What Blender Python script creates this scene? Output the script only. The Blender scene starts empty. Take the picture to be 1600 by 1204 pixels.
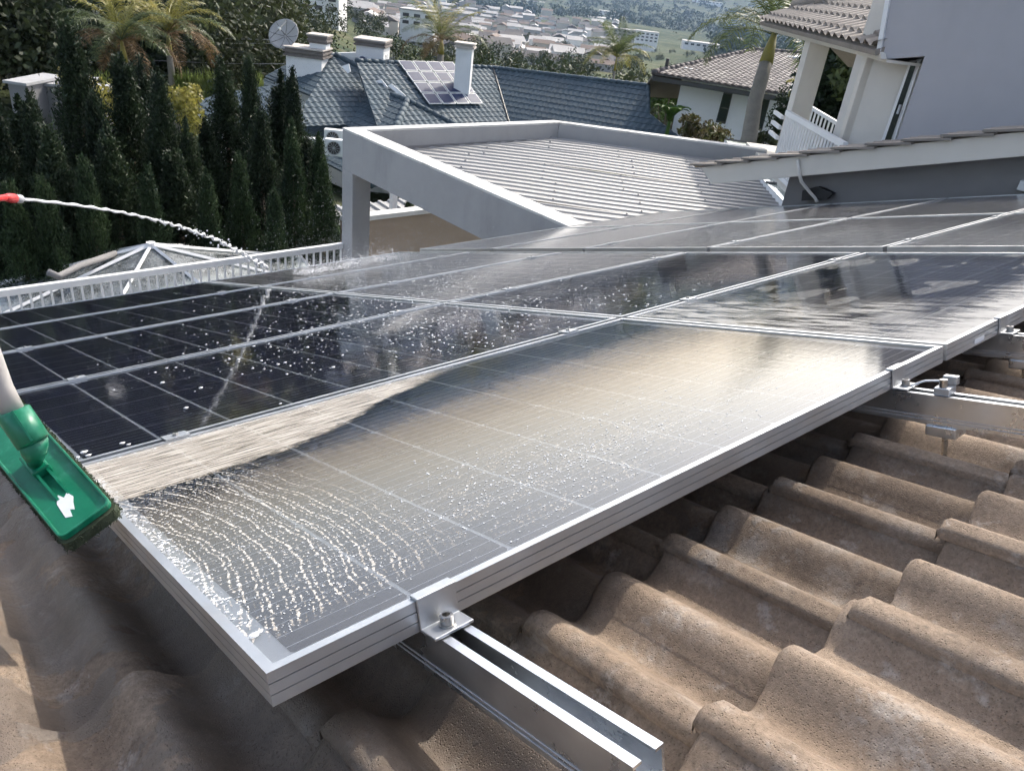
import bpy, bmesh, math, random
import numpy as np
from mathutils import Matrix, Vector

# ------------------------------------------------------------------ camera, sky, sun
scene = bpy.context.scene
COL = scene.collection
W = np.array([[0.7609, -0.2346, 0.6050], [-0.6393, -0.4310, 0.6368], [0.1114, -0.8713, -0.4779]])
F = 1199.7
C = np.array([0.0, 0.0, 8.0])
cam_d = bpy.data.cameras.new('camera')
cam = bpy.data.objects.new('camera', cam_d)
COL.objects.link(cam)
_r, _u, _f = W @ [1, 0, 0], W @ [0, -1, 0], W @ [0, 0, 1]
_f = _f / np.linalg.norm(_f); _r = _r - _f * (_r @ _f); _r /= np.linalg.norm(_r); _u = np.cross(_r, _f)
cam.matrix_world = Matrix(((_r[0], _u[0], -_f[0], C[0]), (_r[1], _u[1], -_f[1], C[1]), (_r[2], _u[2], -_f[2], C[2]), (0, 0, 0, 1)))
cam_d.sensor_fit = 'HORIZONTAL'; cam_d.sensor_width = 36.0; cam_d.lens = 36.0 * F / 1600.0
cam_d.clip_start = 0.05; cam_d.clip_end = 30000
scene.camera = cam

SUN_AZ, SUN_EL = 18.0, 41.5
world = bpy.data.worlds.new('World'); scene.world = world; world.use_nodes = True
wn = world.node_tree
sky = wn.nodes.new('ShaderNodeTexSky'); sky.sky_type = 'NISHITA'; sky.sun_disc = False
sky.sun_elevation = math.radians(SUN_EL); sky.sun_rotation = math.radians(90 - SUN_AZ)
sky.altitude = 600; sky.air_density = 0.9; sky.dust_density = 5.0; sky.ozone_density = 1.0
hs = wn.nodes.new('ShaderNodeHueSaturation'); hs.inputs['Saturation'].default_value = 0.68      # milky, hazy sky
wn.links.new(sky.outputs[0], hs.inputs['Color']); wn.links.new(hs.outputs[0], wn.nodes['Background'].inputs[0])
wn.nodes['Background'].inputs[1].default_value = 0.15
sun_d = bpy.data.lights.new('sun', 'SUN'); sun_d.energy = 2.0; sun_d.angle = math.radians(1.0); sun_d.color = (1.0, 0.93, 0.82)
sun = bpy.data.objects.new('sun', sun_d); COL.objects.link(sun)
_sd = Vector((math.cos(math.radians(SUN_AZ)) * math.cos(math.radians(SUN_EL)), math.sin(math.radians(SUN_AZ)) * math.cos(math.radians(SUN_EL)), math.sin(math.radians(SUN_EL))))
sun.rotation_euler = _sd.to_track_quat('Z', 'Y').to_euler(); sun.location = (0, 0, 40)
scene.view_settings.view_transform = 'Standard'; scene.view_settings.look = 'None'
scene.view_settings.exposure = 1.15; scene.view_settings.gamma = 1.0
scene.cycles.max_bounces = 6; scene.cycles.transparent_max_bounces = 10; scene.cycles.use_adaptive_sampling = True; scene.cycles.adaptive_threshold = 0.05; scene.cycles.adaptive_min_samples = 20
scene.cycles.diffuse_bounces = 2; scene.cycles.glossy_bounces = 4; scene.cycles.volume_bounces = 0

rng = np.random.default_rng(7); random.seed(7)

# ------------------------------------------------------------------ geometry helpers
def rayv(px, py):
    return W @ np.array([px - 800, py - 602, F]) / F
def at(px, py, d): return C + rayv(px, py) * d
def onx(px, py, x): v = rayv(px, py); return C + v * (x / v[0])
def ony(px, py, y): v = rayv(px, py); return C + v * (y / v[1])
def onz(px, py, z): v = rayv(px, py); return C + v * ((z - 8.0) / v[2])
def onpl(px, py, p0, n):
    v = rayv(px, py); n = np.array(n); return C + v * (((np.array(p0) - C) @ n) / (v @ n))
def unit(v): v = np.array(v, float); return v / np.linalg.norm(v)
# roof frame: u along the eaves, v down the slope, n out of the roof
RO = np.array([0.2163, 0.5374, 7.3357]); RU = np.array([1.0, 0, 0]); RV = np.array([0, 0.9481, -0.3178]); RN = np.array([0, 0.3178, 0.9481])
ROT = Matrix(((1, 0, 0), (0, RV[1], RN[1]), (0, RV[2], RN[2]))).to_4x4()
def roof(u, v, n=0.0): return RO + RU * u + RV * v + RN * n
def onroof(px, py, off=0.0):
    p = onpl(px, py, RO + RN * off, RN) - RO
    return p @ RU, p @ RV

class MB:
    def __init__(s): s.v = []; s.f = []; s.n = 0
    def add(s, verts, faces):
        verts = np.asarray(verts, float).reshape(-1, 3)
        s.v.append(verts); s.f += [tuple(int(i) + s.n for i in f) for f in faces]; s.n += len(verts); return s
    def box(s, lo, hi, M=None):
        x0, y0, z0 = lo; x1, y1, z1 = hi
        v = np.array([(x0,y0,z0),(x1,y0,z0),(x1,y1,z0),(x0,y1,z0),(x0,y0,z1),(x1,y0,z1),(x1,y1,z1),(x0,y1,z1)], float)
        if M is not None: v = v @ np.array(M[0]).T + np.array(M[1])
        return s.add(v, [(0,3,2,1),(4,5,6,7),(0,1,5,4),(1,2,6,5),(2,3,7,6),(3,0,4,7)])
    def prism(s, pts, d):
        """polygon pts (3D) extruded by vector d"""
        p = np.asarray(pts, float); n = len(p); d = np.asarray(d, float)
        return s.add(np.vstack([p, p + d]), [tuple(range(n - 1, -1, -1)), tuple(range(n, 2 * n))] + [(i, (i + 1) % n, n + (i + 1) % n, n + i) for i in range(n)])
    def tube(s, pts, rad, k=8, cap=True):
        pts = [np.asarray(p, float) for p in pts]; m = len(pts)
        rad = [rad] * m if np.isscalar(rad) else rad
        vs = []
        t0 = unit(pts[1] - pts[0]); a = unit(np.cross(t0, [0, 0, 1] if abs(t0[2]) < .9 else [1, 0, 0]))
        for i in range(m):
            t = unit(pts[min(i + 1, m - 1)] - pts[max(i - 1, 0)])
            a = unit(a - t * (a @ t)); b = np.cross(t, a)
            for j in range(k):
                th = 2 * math.pi * j / k
                vs.append(pts[i] + rad[i] * (math.cos(th) * a + math.sin(th) * b))
        fs = [(i * k + j, i * k + (j + 1) % k, (i + 1) * k + (j + 1) % k, (i + 1) * k + j) for i in range(m - 1) for j in range(k)]
        if cap: fs += [tuple(range(k - 1, -1, -1)), tuple((m - 1) * k + j for j in range(k))]
        return s.add(vs, fs)
    def verts(s): return np.vstack(s.v) if s.v else np.zeros((0, 3))
    def mesh(s, name, smooth=False):
        me = bpy.data.meshes.new(name); me.from_pydata(s.verts().tolist(), [], s.f)
        if smooth: me.polygons.foreach_set('use_smooth', [True] * len(me.polygons))
        me.update(); return me
    def build(s, name, mat, parent=None, smooth=False, bevel=0.0, local=False):
        """verts in world coordinates unless local; parented verts become relative to the parent's location"""
        if parent is not None and not local:
            off = np.array(parent.get('_loc', (0, 0, 0)))
            s.v = [v - off for v in s.v]
        o = link(name, s.mesh(name, smooth), mat, parent)
        if bevel:
            m = o.modifiers.new('bevel', 'BEVEL'); m.width = bevel; m.segments = 2; m.limit_method = 'ANGLE'
        if parent is not None: o['_loc'] = list(parent.get('_loc', (0, 0, 0)))
        return o

def link(name, me, mat, parent=None):
    o = bpy.data.objects.new(name, me); COL.objects.link(o)
    if mat is not None and not me.materials: me.materials.append(mat)
    if parent is not None: o.parent = parent
    return o
def thing(name, label, cat, loc=(0, 0, 0), group=None):
    o = bpy.data.objects.new(name, None); COL.objects.link(o); o.location = tuple(float(a) for a in loc); o['_loc'] = [float(a) for a in loc]
    o.empty_display_size = 0.1
    return tag(o, label, cat, group)
def tag(o, label=None, cat=None, group=None, kind=None):
    if label: o['label'] = label
    if cat: o['category'] = cat
    if group: o['group'] = group
    if kind: o['kind'] = kind
    return o

# ------------------------------------------------------------------ node helper
class NT:
    def __init__(s, nt): s.nt = nt
    def new(s, t, **k):
        n = s.nt.nodes.new(t)
        for a, b in k.items(): setattr(n, a, b)
        return n
    def put(s, sock, val):
        if isinstance(val, bpy.types.NodeSocket): s.nt.links.new(val, sock)
        elif val is not None:
            if sock.type == 'RGBA' and len(val) == 3: val = (*val, 1)
            sock.default_value = val
    def m(s, op, a, b=None, c=None, clamp=False):
        n = s.new('ShaderNodeMath', operation=op, use_clamp=clamp)
        for i, x in enumerate((a, b, c)):
            if x is not None: s.put(n.inputs[i], x)
        return n.outputs[0]
    def ss(s, x, lo, hi):
        n = s.new('ShaderNodeMapRange', interpolation_type='SMOOTHSTEP')
        s.put(n.inputs[0], x); s.put(n.inputs[1], lo); s.put(n.inputs[2], hi); n.inputs[3].default_value = 0; n.inputs[4].default_value = 1
        return n.outputs[0]
    def mr(s, x, a, b, c, d):
        n = s.new('ShaderNodeMapRange'); s.put(n.inputs[0], x)
        for i, q in enumerate((a, b, c, d)): s.put(n.inputs[i + 1], q)
        return n.outputs[0]
    def noise(s, vec, scale, detail=4, rough=.55, out=0):
        n = s.new('ShaderNodeTexNoise'); s.put(n.inputs['Vector'], vec); n.inputs['Scale'].default_value = scale; n.inputs['Detail'].default_value = detail; n.inputs['Roughness'].default_value = rough
        return n.outputs[out]
    def voro(s, vec, scale, feature='F1', out='Distance', rand=1.0):
        n = s.new('ShaderNodeTexVoronoi', feature=feature); s.put(n.inputs['Vector'], vec); n.inputs['Scale'].default_value = scale; n.inputs['Randomness'].default_value = rand
        return n.outputs[out]
    def mix(s, fac, a, b):
        n = s.new('ShaderNodeMix', data_type='RGBA'); s.put(n.inputs[0], fac); s.put(n.inputs[6], a); s.put(n.inputs[7], b); return n.outputs[2]
    def mixs(s, fac, a, b):
        n = s.new('ShaderNodeMixShader'); s.put(n.inputs[0], fac); s.nt.links.new(a, n.inputs[1]); s.nt.links.new(b, n.inputs[2]); return n.outputs[0]
    def xyz(s, v):
        n = s.new('ShaderNodeSeparateXYZ'); s.put(n.inputs[0], v); return n.outputs
    def vec(s, x, y, z=0.0):
        n = s.new('ShaderNodeCombineXYZ'); s.put(n.inputs[0], x); s.put(n.inputs[1], y); s.put(n.inputs[2], z); return n.outputs[0]
    def scalev(s, v, sc):
        n = s.new('ShaderNodeVectorMath', operation='MULTIPLY'); s.put(n.inputs[0], v); n.inputs[1].default_value = sc; return n.outputs[0]
    def bump(s, h, strength=.5, dist=.01, normal=None):
        n = s.new('ShaderNodeBump'); n.inputs['Strength'].default_value = strength; n.inputs['Distance'].default_value = dist; s.put(n.inputs['Height'], h)
        if normal is not None: s.put(n.inputs['Normal'], normal)
        return n.outputs[0]
    def pr(s, base, rough=.6, metal=0.0, normal=None, spec=.5, **kw):
        n = s.new('ShaderNodeBsdfPrincipled'); s.put(n.inputs['Base Color'], base); s.put(n.inputs['Roughness'], rough); s.put(n.inputs['Metallic'], metal); s.put(n.inputs['Specular IOR Level'], spec)
        if normal is not None: s.put(n.inputs['Normal'], normal)
        for k, v in kw.items(): s.put(n.inputs[k.replace('_', ' ')], v)
        return n.outputs[0]
MATS = {}
def newmat(name):
    m = bpy.data.materials.new(name); m.use_nodes = True; nt = m.node_tree
    for n in list(nt.nodes): nt.nodes.remove(n)
    o = nt.nodes.new('ShaderNodeOutputMaterial'); MATS[name] = m
    return m, NT(nt), o
def simple(name, col, rough=.6, metal=0.0, var=.15, scale=6.0, bump=.0, bscale=40.0, dirt=None, spec=.5, rvar=0.1, objrand=0.0):
    """plain surface: colour varied by two noises, optional dirt colour and fine relief"""
    m, n, out = newmat(name)
    g = n.new('ShaderNodeNewGeometry').outputs['Position']
    a = n.noise(g, scale, 5); b = n.noise(g, scale * 5.3, 3)
    f = n.m('ADD', n.m('MULTIPLY', a, .65), n.m('MULTIPLY', b, .35))
    v = n.mr(f, .25, .75, 1 - var, 1 + var)
    if objrand:
        r = n.new('ShaderNodeObjectInfo').outputs['Random']; v = n.m('MULTIPLY', v, n.mr(r, 0, 1, 1 - objrand, 1 + objrand))
    c = n.new('ShaderNodeVectorMath', operation='SCALE'); c.inputs[0].default_value = col; n.put(c.inputs['Scale'], v); c = c.outputs[0]
    if dirt is not None:
        d = n.ss(n.noise(n.scalev(g, (1, 1, .35)), scale * .8, 6, .65), .52, .72); c = n.mix(n.m('MULTIPLY', d, dirt[1]), c, dirt[0])
    nm = n.bump(n.noise(g, bscale, 4, .7), bump, .004) if bump else None
    rr = n.mr(a, .3, .7, max(.02, rough - rvar), min(1, rough + rvar))
    n.nt.links.new(n.pr(c, rr, metal, nm, spec), out.inputs[0]); return m
# ------------------------------------------------------------------ materials
M_alu = simple('anodised_aluminium', (.50, .515, .53), .42, .85, .08, 9, .05, 300, dirt=((.45, .42, .38), .35))
M_rail = simple('mill_aluminium', (.66, .68, .70), .30, .95, .08, 14, .04, 400, dirt=((.35, .34, .33), .35))
M_steel = simple('stainless_steel', (.45, .44, .42), .3, 1.0, .1, 60)
M_sheet = simple('white_backsheet', (.86, .87, .88), .5, 0, .05)
M_green = simple('green_plastic', (.003, .155, .080), .38, 0, .18, 30, .08, 200, dirt=((.05, .26, .17), .5))
M_fibre = simple('green_scrub_fibre', (.05, .065, .035), .9, 0, .5, 300)
M_pole = simple('grey_plastic_pole', (.42, .40, .38), .45, 0, .1, 20)
M_stick = simple('worn_white_sticker', (.72, .74, .76), .6, 0, .1, 50)
M_red = simple('red_plastic', (.55, .03, .03), .35, 0, .12, 60)
M_greyp = simple('grey_plastic', (.42, .43, .45), .4, 0, .1, 60)
M_black = simple('black_rubber', (.015, .015, .016), .6, 0, .2, 20)
M_greywall = simple('grey_plaster', (.35, .35, .35), .85, 0, .10, 1.4, .3, 60, dirt=((.25, .25, .25), .6))
M_topcoat = simple('pale_parapet_top', (.62, .61, .58), .8, 0, .12, 3, .2, 50, dirt=((.33, .32, .30), .7))
M_cream = simple('cream_paint', (.64, .60, .53), .7, 0, .06, 1.2, .1, 60, dirt=((.46, .43, .39), .35))
M_creamwall = simple('cream_plaster', (.62, .59, .54), .85, 0, .07, 1.0, .2, 60)
M_white = simple('white_paint', (.78, .78, .77), .55, 0, .06, 2, dirt=((.5, .48, .45), .35))
M_whitewall = simple('white_plaster', (.74, .74, .73), .85, 0, .07, .8, .2, 30, dirt=((.5, .49, .47), .45))
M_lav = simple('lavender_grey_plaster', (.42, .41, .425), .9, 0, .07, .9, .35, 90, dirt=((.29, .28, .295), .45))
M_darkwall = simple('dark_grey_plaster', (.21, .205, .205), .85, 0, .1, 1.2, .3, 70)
M_tanwall = simple('tan_plaster', (.36, .28, .21), .85, 0, .1, 1.5, .2, 60)
M_corr = simple('zinc_sheet', (.31, .307, .30), .6, .45, .10, 1.1, 0, 40, dirt=((.36, .35, .34), .5))
M_bluetile = simple('blue_grey_roof_tile', (.052, .080, .100), .75, 0, .22, .7, .2, 40, dirt=((.06, .08, .09), .6))
M_browntile = simple('grey_brown_roof_tile', (.115, .10, .095), .8, 0, .2, 1.0, .2, 40)
M_tantile = simple('weathered_tan_roof_tile', (.25, .22, .19), .85, 0, .2, 2.2, .35, 60, dirt=((.20, .165, .14), .7), objrand=.12)
M_brick = simple('dark_slate_cap', (.17, .15, .135), .85, 0, .25, 5, .4, 30)
M_slab = simple('pale_cap_slab', (.5, .45, .40), .85, 0, .15, 4)
M_dish = simple('dish_mesh', (.40, .39, .37), .55, .3, .12, 3)
M_dark = simple('dark_frame', (.05, .048, .045), .5, 0, .1, 5)
M_ac = simple('white_enamel', (.72, .73, .72), .45, 0, .05, 3)
M_trunk = simple('bark', (.13, .10, .075), .95, 0, .3, 8, .6, 30)
M_palmtrunk = simple('palm_trunk', (.22, .20, .17), .9, 0, .25, 5, .6, 25)
M_shaft = simple('palm_crownshaft', (.26, .22, .045), .6, 0, .3, 4)
M_ground = simple('garden_soil', (.10, .085, .06), .95, 0, .3, .5, .5, 5)
M_floor = simple('terrace_tile', (.34, .31, .28), .7, 0, .1, 1)
M_cable = simple('grey_cable', (.30, .30, .30), .6)
M_asph = simple('asphalt', (.10, .10, .10), .9, 0, .15, .1)

def leafmat(name, col, col2, trans=.35, scale=.8, rough=.6):
    m, n, out = newmat(name)
    g = n.new('ShaderNodeNewGeometry'); pos = g.outputs['Position']
    a = n.ss(n.noise(pos, scale, 4), .32, .68)
    c = n.mix(a, col, col2)
    r = n.mr(g.outputs['Random Per Island'], 0, 1, .6, 1.4)
    v = n.new('ShaderNodeVectorMath', operation='SCALE'); n.put(v.inputs[0], c); n.put(v.inputs['Scale'], r); c = v.outputs[0]
    p = n.pr(c, rough, 0, None, .3)
    t = n.new('ShaderNodeBsdfTranslucent'); n.put(t.inputs[0], c)
    n.nt.links.new(n.mixs(trans, p, t.outputs[0]), out.inputs[0]); return m
M_cyp = leafmat('cypress_foliage', (.015, .027, .014), (.034, .054, .024), .2, 1.2)
M_cypb = leafmat('cypress_foliage_fresh', (.018, .036, .016), (.042, .070, .028), .2, 1.2)
M_palm = leafmat('palm_frond_green', (.075, .105, .04), (.14, .165, .065), .35, 1.0, .4)
M_palmy = leafmat('palm_frond_yellow', (.20, .20, .05), (.32, .28, .07), .35, 1.0, .4)
M_palmdry = leafmat('palm_frond_dry', (.13, .085, .04), (.19, .12, .06), .3, 1.0, .7)
M_bush = leafmat('bush_leaf', (.035, .075, .015), (.07, .13, .025), .3, 1.5)
M_bushr = leafmat('reddish_bush_leaf', (.10, .075, .04), (.08, .09, .03), .3, 3)
M_reed = leafmat('tall_grass_leaf', (.12, .17, .04), (.20, .24, .07), .35, 1.0)
M_canopy = leafmat('canopy_leaf', (.020, .036, .016), (.050, .060, .026), .25, .06)
M_wood = leafmat('far_wood_leaf', (.014, .030, .016), (.030, .048, .024), .2, .012)
M_grassd = leafmat('dry_tuft', (.05, .065, .03), (.12, .12, .06), .3, 4)

# cells: dark silicon printed with bus bars
m, n, out = newmat('solar_cell'); M_cell = m
oc = n.new('ShaderNodeTexCoord').outputs['Object']; x, y, z = n.xyz(oc)
fy = n.m('PINGPONG', n.m('ADD', y, 1.0), .0264)            # six bus bars per cell
bus = n.m('LESS_THAN', n.m('ABSOLUTE', n.m('SUBTRACT', fy, .0132)), .00088)
rnd = n.new('ShaderNodeObjectInfo').outputs['Random']
fx = n.m('PINGPONG', n.m('ADD', x, 1.0), .0016)
fing = n.m('MULTIPLY', n.m('LESS_THAN', fx, .00018), .04)
base = n.mix(rnd, (.006, .009, .040), (.009, .013, .055))
base = n.mix(n.m('MAXIMUM', n.m('MULTIPLY', bus, .9), fing), base, (.84, .85, .88))
n.nt.links.new(n.pr(base, .35, 0, None, .3), out.inputs[0])

def pane_mat(name, kind):
    m, n, out = newmat(name)
    tc = n.new('ShaderNodeTexCoord').outputs['Object']; u, v, _ = n.xyz(tc)
    pos = n.new('ShaderNodeNewGeometry').outputs['Position']
    flat = n.vec(u, v, 0.0)
    wob = n.noise(flat, 7, 3); rip = n.noise(n.scalev(flat, (30, 8, 1)), 1.0, 4)
    film = None
    if kind == 'soapy':
        w1 = n.m('MULTIPLY', n.m('SUBTRACT', n.noise(flat, 5, 3), .5), .14)
        # jagged edge of the mirrored skyline, painted in; streaks run down the slope
        fr = n.m('SUBTRACT', n.noise(n.scalev(flat, (46, 3.2, 1)), 1.0, 5, .7), .5)
        bot = n.m('ADD', n.m('ADD', .63, n.m('MULTIPLY', n.m('SUBTRACT', u, .3), .13)), n.m('ADD', n.m('MULTIPLY', fr, .24), w1))
        topl = n.m('ADD', n.m('MAXIMUM', .705, n.m('ADD', .69, n.m('MULTIPLY', n.m('SUBTRACT', u, .30), .44))), n.m('ADD', n.m('MULTIPLY', w1, .5), n.m('MULTIPLY', n.m('SUBTRACT', n.noise(n.scalev(flat, (30, 60, 1)), 1.0, 5, .7), .5), .09)))
        low = n.m('SUBTRACT', 1.0, n.ss(v, n.m('SUBTRACT', bot, .035), n.m('ADD', bot, .02)))        # soapy film under that edge, its cream painting in mirrored sky
        dense = n.ss(v, n.m('SUBTRACT', topl, .012), n.m('ADD', topl, .018))                          # thick foam along the joint
        dense = n.m('MULTIPLY', dense, n.m('SUBTRACT', 1.0, n.ss(u, .70, .98)))
        fine = n.noise(n.scalev(flat, (9, 150, 1)), 1.0, 5, .7)
        dense = n.m('MULTIPLY', dense, n.mr(fine, .34, .66, .12, 1.0))
        # brush arcs
        du = n.m('SUBTRACT', u, -.40); dv = n.m('SUBTRACT', v, .36)
        r = n.m('SQRT', n.m('ADD', n.m('MULTIPLY', du, du), n.m('MULTIPLY', n.m('MULTIPLY', dv, dv), .62)))
        rr = n.m('ADD', r, n.m('MULTIPLY', n.m('SUBTRACT', n.noise(flat, 6, 5), .5), .055))
        wave = n.m('SINE', n.m('MULTIPLY', rr, 2 * math.pi / .0085))
        wave2 = n.m('SINE', n.m('MULTIPLY', rr, 2 * math.pi / .0270))
        brk = n.noise(flat, 150, 3, .6)
        arcs = n.ss(n.m('ADD', n.m('ADD', n.m('MULTIPLY', wave, .5), n.m('MULTIPLY', wave2, .3)), n.m('MULTIPLY', n.m('SUBTRACT', brk, .50), 4.4)), .42, .80)
        zone = n.m('MULTIPLY', n.m('SUBTRACT', 1.0, n.ss(n.m('ADD', r, w1), .58, .80)), n.ss(v, .05, .10))
        zone = n.m('MULTIPLY', zone, n.m('SUBTRACT', 1.0, dense))
        arcs = n.m('MULTIPLY', arcs, zone)
        # beads where the film breaks up
        vd = n.voro(n.scalev(flat, (1, 1, 1)), 150)
        bz = n.m('SUBTRACT', 1.0, n.ss(n.m('SQRT', n.m('ADD', n.m('POWER', n.m('MULTIPLY', n.m('SUBTRACT', u, .62), .62), 2.0), n.m('POWER', n.m('SUBTRACT', v, .18), 2.0))), .08, .30))
        beads = n.m('MULTIPLY', n.m('SUBTRACT', 1.0, n.ss(vd, .18, .36)), n.m('MULTIPLY', bz, n.ss(n.noise(flat, 22, 4), .40, .6)))
        beads = n.m('MULTIPLY', beads, n.ss(v, .03, .07))
        smear = n.mr(n.noise(n.scalev(flat, (7, 30, 1)), 1.0, 5, .65), .3, .72, .55, 1.05)
        thin = n.m('MULTIPLY', n.m('MULTIPLY', low, smear), n.mr(zone, 0, 1, .08, .04))
        thin = n.m('MULTIPLY', thin, n.mr(n.ss(v, .02, .30), 0, 1, .45, 1.0))
        white = n.m('MAXIMUM', n.m('MAXIMUM', n.m('MULTIPLY', dense, .72), n.m('MULTIPLY', arcs, .62)), n.m('MULTIPLY', beads, .5))
        film = n.m('MAXIMUM', white, thin, clamp=True)
        hgt = n.m('ADD', n.m('ADD', n.m('MULTIPLY', fine, dense), arcs), n.m('ADD', n.m('MULTIPLY', beads, 1.4), n.m('MULTIPLY', fr, 1.6)))
        nrm = n.bump(hgt, .45, .0022); nrm_g = n.bump(n.m('ADD', n.m('MULTIPLY', fr, 1.0), n.m('MULTIPLY', white, .35)), .10, .002)
        fcol = n.mix(white, (.74, .63, .49), (.80, .79, .76)); rough_g = n.mr(low, 0, 1, .03, .06); frough = .45  # thin film tinted cream for the warm sky reflection
    elif kind == 'splashed':      # foam islands on a rinsed pane
        b = n.noise(n.scalev(flat, (2.6, 4.6, 1)), 1.0, 4, .5)
        isl = n.ss(b, .58, .66); edge = n.m('MULTIPLY', n.ss(b, .57, .59), n.m('SUBTRACT', 1.0, n.ss(b, .60, .63)))
        front = n.m('SUBTRACT', 1.0, n.ss(n.m('ADD', v, n.m('MULTIPLY', n.m('SUBTRACT', n.noise(n.scalev(flat, (25, 6, 1)), 1.0, 5, .7), .5), .5)), .02, .20))
        left = n.m('SUBTRACT', 1.0, n.ss(n.m('ADD', u, n.m('MULTIPLY', n.m('SUBTRACT', b, .5), 1.4)), .05, .65))
        film = n.m('MAXIMUM', n.m('MULTIPLY', isl, .11), n.m('MAXIMUM', n.m('MULTIPLY', front, .50), n.m('MULTIPLY', n.m('MULTIPLY', left, n.ss(n.noise(n.scalev(flat, (40, 7, 1)), 1.0, 4), .35, .6)), .42)))
        film = n.m('MAXIMUM', film, n.m('MULTIPLY', edge, .14), clamp=True)
        nrm = n.bump(n.m('ADD', b, n.m('MULTIPLY', rip, .5)), .10, .004)
        fcol = (.60, .59, .56); rough_g = .06; frough = .4
    elif kind == 'wet':
        b = n.ss(n.noise(flat, 3.5, 6, .65), .60, .78)
        film = n.m('ADD', .004, n.m('MULTIPLY', b, .03))
        nrm = n.bump(rip, .12, .003)
        fcol = (.45, .45, .46); rough_g = .05; frough = .5
    else:                          # 'dusty': dust and spray spots; near array: grey reflection painted in
        sp = n.m('SUBTRACT', 1.0, n.ss(n.voro(flat, 70), .12, .3)); d = n.noise(pos, 1.1, 5, .6)
        film = n.m('ADD', n.mr(d, .3, .7, .02, .08), n.m('MULTIPLY', sp, n.m('MULTIPLY', n.ss(n.noise(pos, .7, 3), .35, .65), .30)), clamp=True)
        nrm = n.bump(n.m('ADD', sp, rip), .25, .003)
        fcol = (.36, .345, .32); rough_g = .10; frough = .6
    gl = n.new('ShaderNodeBsdfGlossy'); gl.inputs['Color'].default_value = (1, 1, 1, 1); n.put(gl.inputs['Roughness'], rough_g); n.put(gl.inputs['Normal'], nrm_g if kind == 'soapy' else nrm)
    tr = n.new('ShaderNodeBsdfTransparent'); tr.inputs[0].default_value = (.93, .95, .95, 1)
    fz = n.new('ShaderNodeFresnel'); fz.inputs[0].default_value = 1.75 if kind == 'soapy' else 1.52
    core = n.mixs(fz.outputs[0], tr.outputs[0], gl.outputs[0])
    fl = n.pr(fcol, frough, 0, nrm, .5)
    n.nt.links.new(n.mixs(film, core, fl), out.inputs[0]); return m
M_pane = {k: pane_mat('glass_' + k, k) for k in ('soapy', 'splashed', 'wet', 'dusty')}

# foreground concrete tile: sandy concrete, rust staining, wet stains and mortar splashes
m, n, out = newmat('concrete_tile'); M_tile = m
pos = n.new('ShaderNodeNewGeometry').outputs['Position']; px_, py_, pz_ = n.xyz(pos)
tu = n.m('SUBTRACT', px_, float(RO[0]))
tv = n.m('ADD', n.m('MULTIPLY', n.m('SUBTRACT', py_, float(RO[1])), .9481), n.m('MULTIPLY', n.m('SUBTRACT', pz_, float(RO[2])), -.3178))
rnd = n.new('ShaderNodeObjectInfo').outputs['Random']
fineg = n.noise(pos, 120, 4, .8); big = n.noise(pos, 3.2, 5, .6); mid = n.noise(pos, 14, 5, .6); grit = n.noise(pos, 420, 3, .75); pit = n.voro(pos, 230)
c = n.mix(n.ss(big, .35, .68), (.275, .212, .158), (.178, .132, .096))
c = n.mix(n.m('MULTIPLY', n.ss(mid, .50, .75), .55), c, (.35, .31, .27))
c = n.mix(n.m('MULTIPLY', n.ss(n.noise(pos, 7.7, 4), .55, .72), .6), c, (.095, .072, .057))
spk = n.m('SUBTRACT', 1.0, n.ss(n.voro(pos, 190), .06, .22)); c = n.mix(n.m('MULTIPLY', n.m('MULTIPLY', spk, n.ss(n.noise(pos, 60, 2), .45, .6)), .75), c, (.035, .028, .024))
spl = n.m('SUBTRACT', 1.0, n.ss(n.voro(n.scalev(pos, (1.03, .97, 1.01)), 260), .05, .18)); c = n.mix(n.m('MULTIPLY', spl, .35), c, (.36, .32, .28))
mort = n.m('MULTIPLY', n.ss(n.noise(pos, 5.1, 6, .62), .60, .64), n.m('MULTIPLY', n.ss(tv, -.22, .0), .8)); c = n.mix(n.m('MULTIPLY', mort, .7), c, (.27, .25, .23))
# water that ran off the near corner of the array
wn1 = n.m('MULTIPLY', n.m('SUBTRACT', n.noise(pos, 6, 6, .6), .5), .42)
du = n.m('SUBTRACT', tu, .10); dv = n.m('SUBTRACT', tv, .22)
du = n.m('MAXIMUM', du, n.m('MULTIPLY', du, -2.2))
dd = n.m('SQRT', n.m('ADD', n.m('MULTIPLY', n.m('MULTIPLY', du, du), 1.5), n.m('MULTIPLY', n.m('MULTIPLY', dv, dv), .35)))
wet = n.m('SUBTRACT', 1.0, n.ss(n.m('ADD', dd, wn1), .30, .315))
wet = n.m('MAXIMUM', wet, n.m('MULTIPLY', n.ss(tv, -.02, .05), n.ss(n.noise(pos, 4.3, 5), .47, .49)))
lich = n.m('MULTIPLY', n.ss(n.noise(pos, 9.5, 6, .7), .60, .70), n.ss(n.noise(pos, 70, 3, .6), .42, .62)); c = n.mix(n.m('MULTIPLY', lich, .6), c, (.075, .068, .058))
pale = n.m('MULTIPLY', n.ss(n.noise(n.scalev(pos, (1, 1, 1.4)), 11.3, 6, .72), .57, .68), .5); c = n.mix(pale, c, (.40, .365, .325))
gsc = n.new('ShaderNodeVectorMath', operation='SCALE'); n.put(gsc.inputs[0], c); n.put(gsc.inputs['Scale'], n.mr(fineg, .3, .7, .72, 1.28)); c = gsc.outputs[0]
c = n.mix(n.m('MULTIPLY', wet, .55), c, (.080, .058, .042))
sc_ = n.new('ShaderNodeVectorMath', operation='SCALE'); n.put(sc_.inputs[0], c); n.put(sc_.inputs['Scale'], n.mr(rnd, 0, 1, .76, 1.18)); c = sc_.outputs[0]
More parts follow.
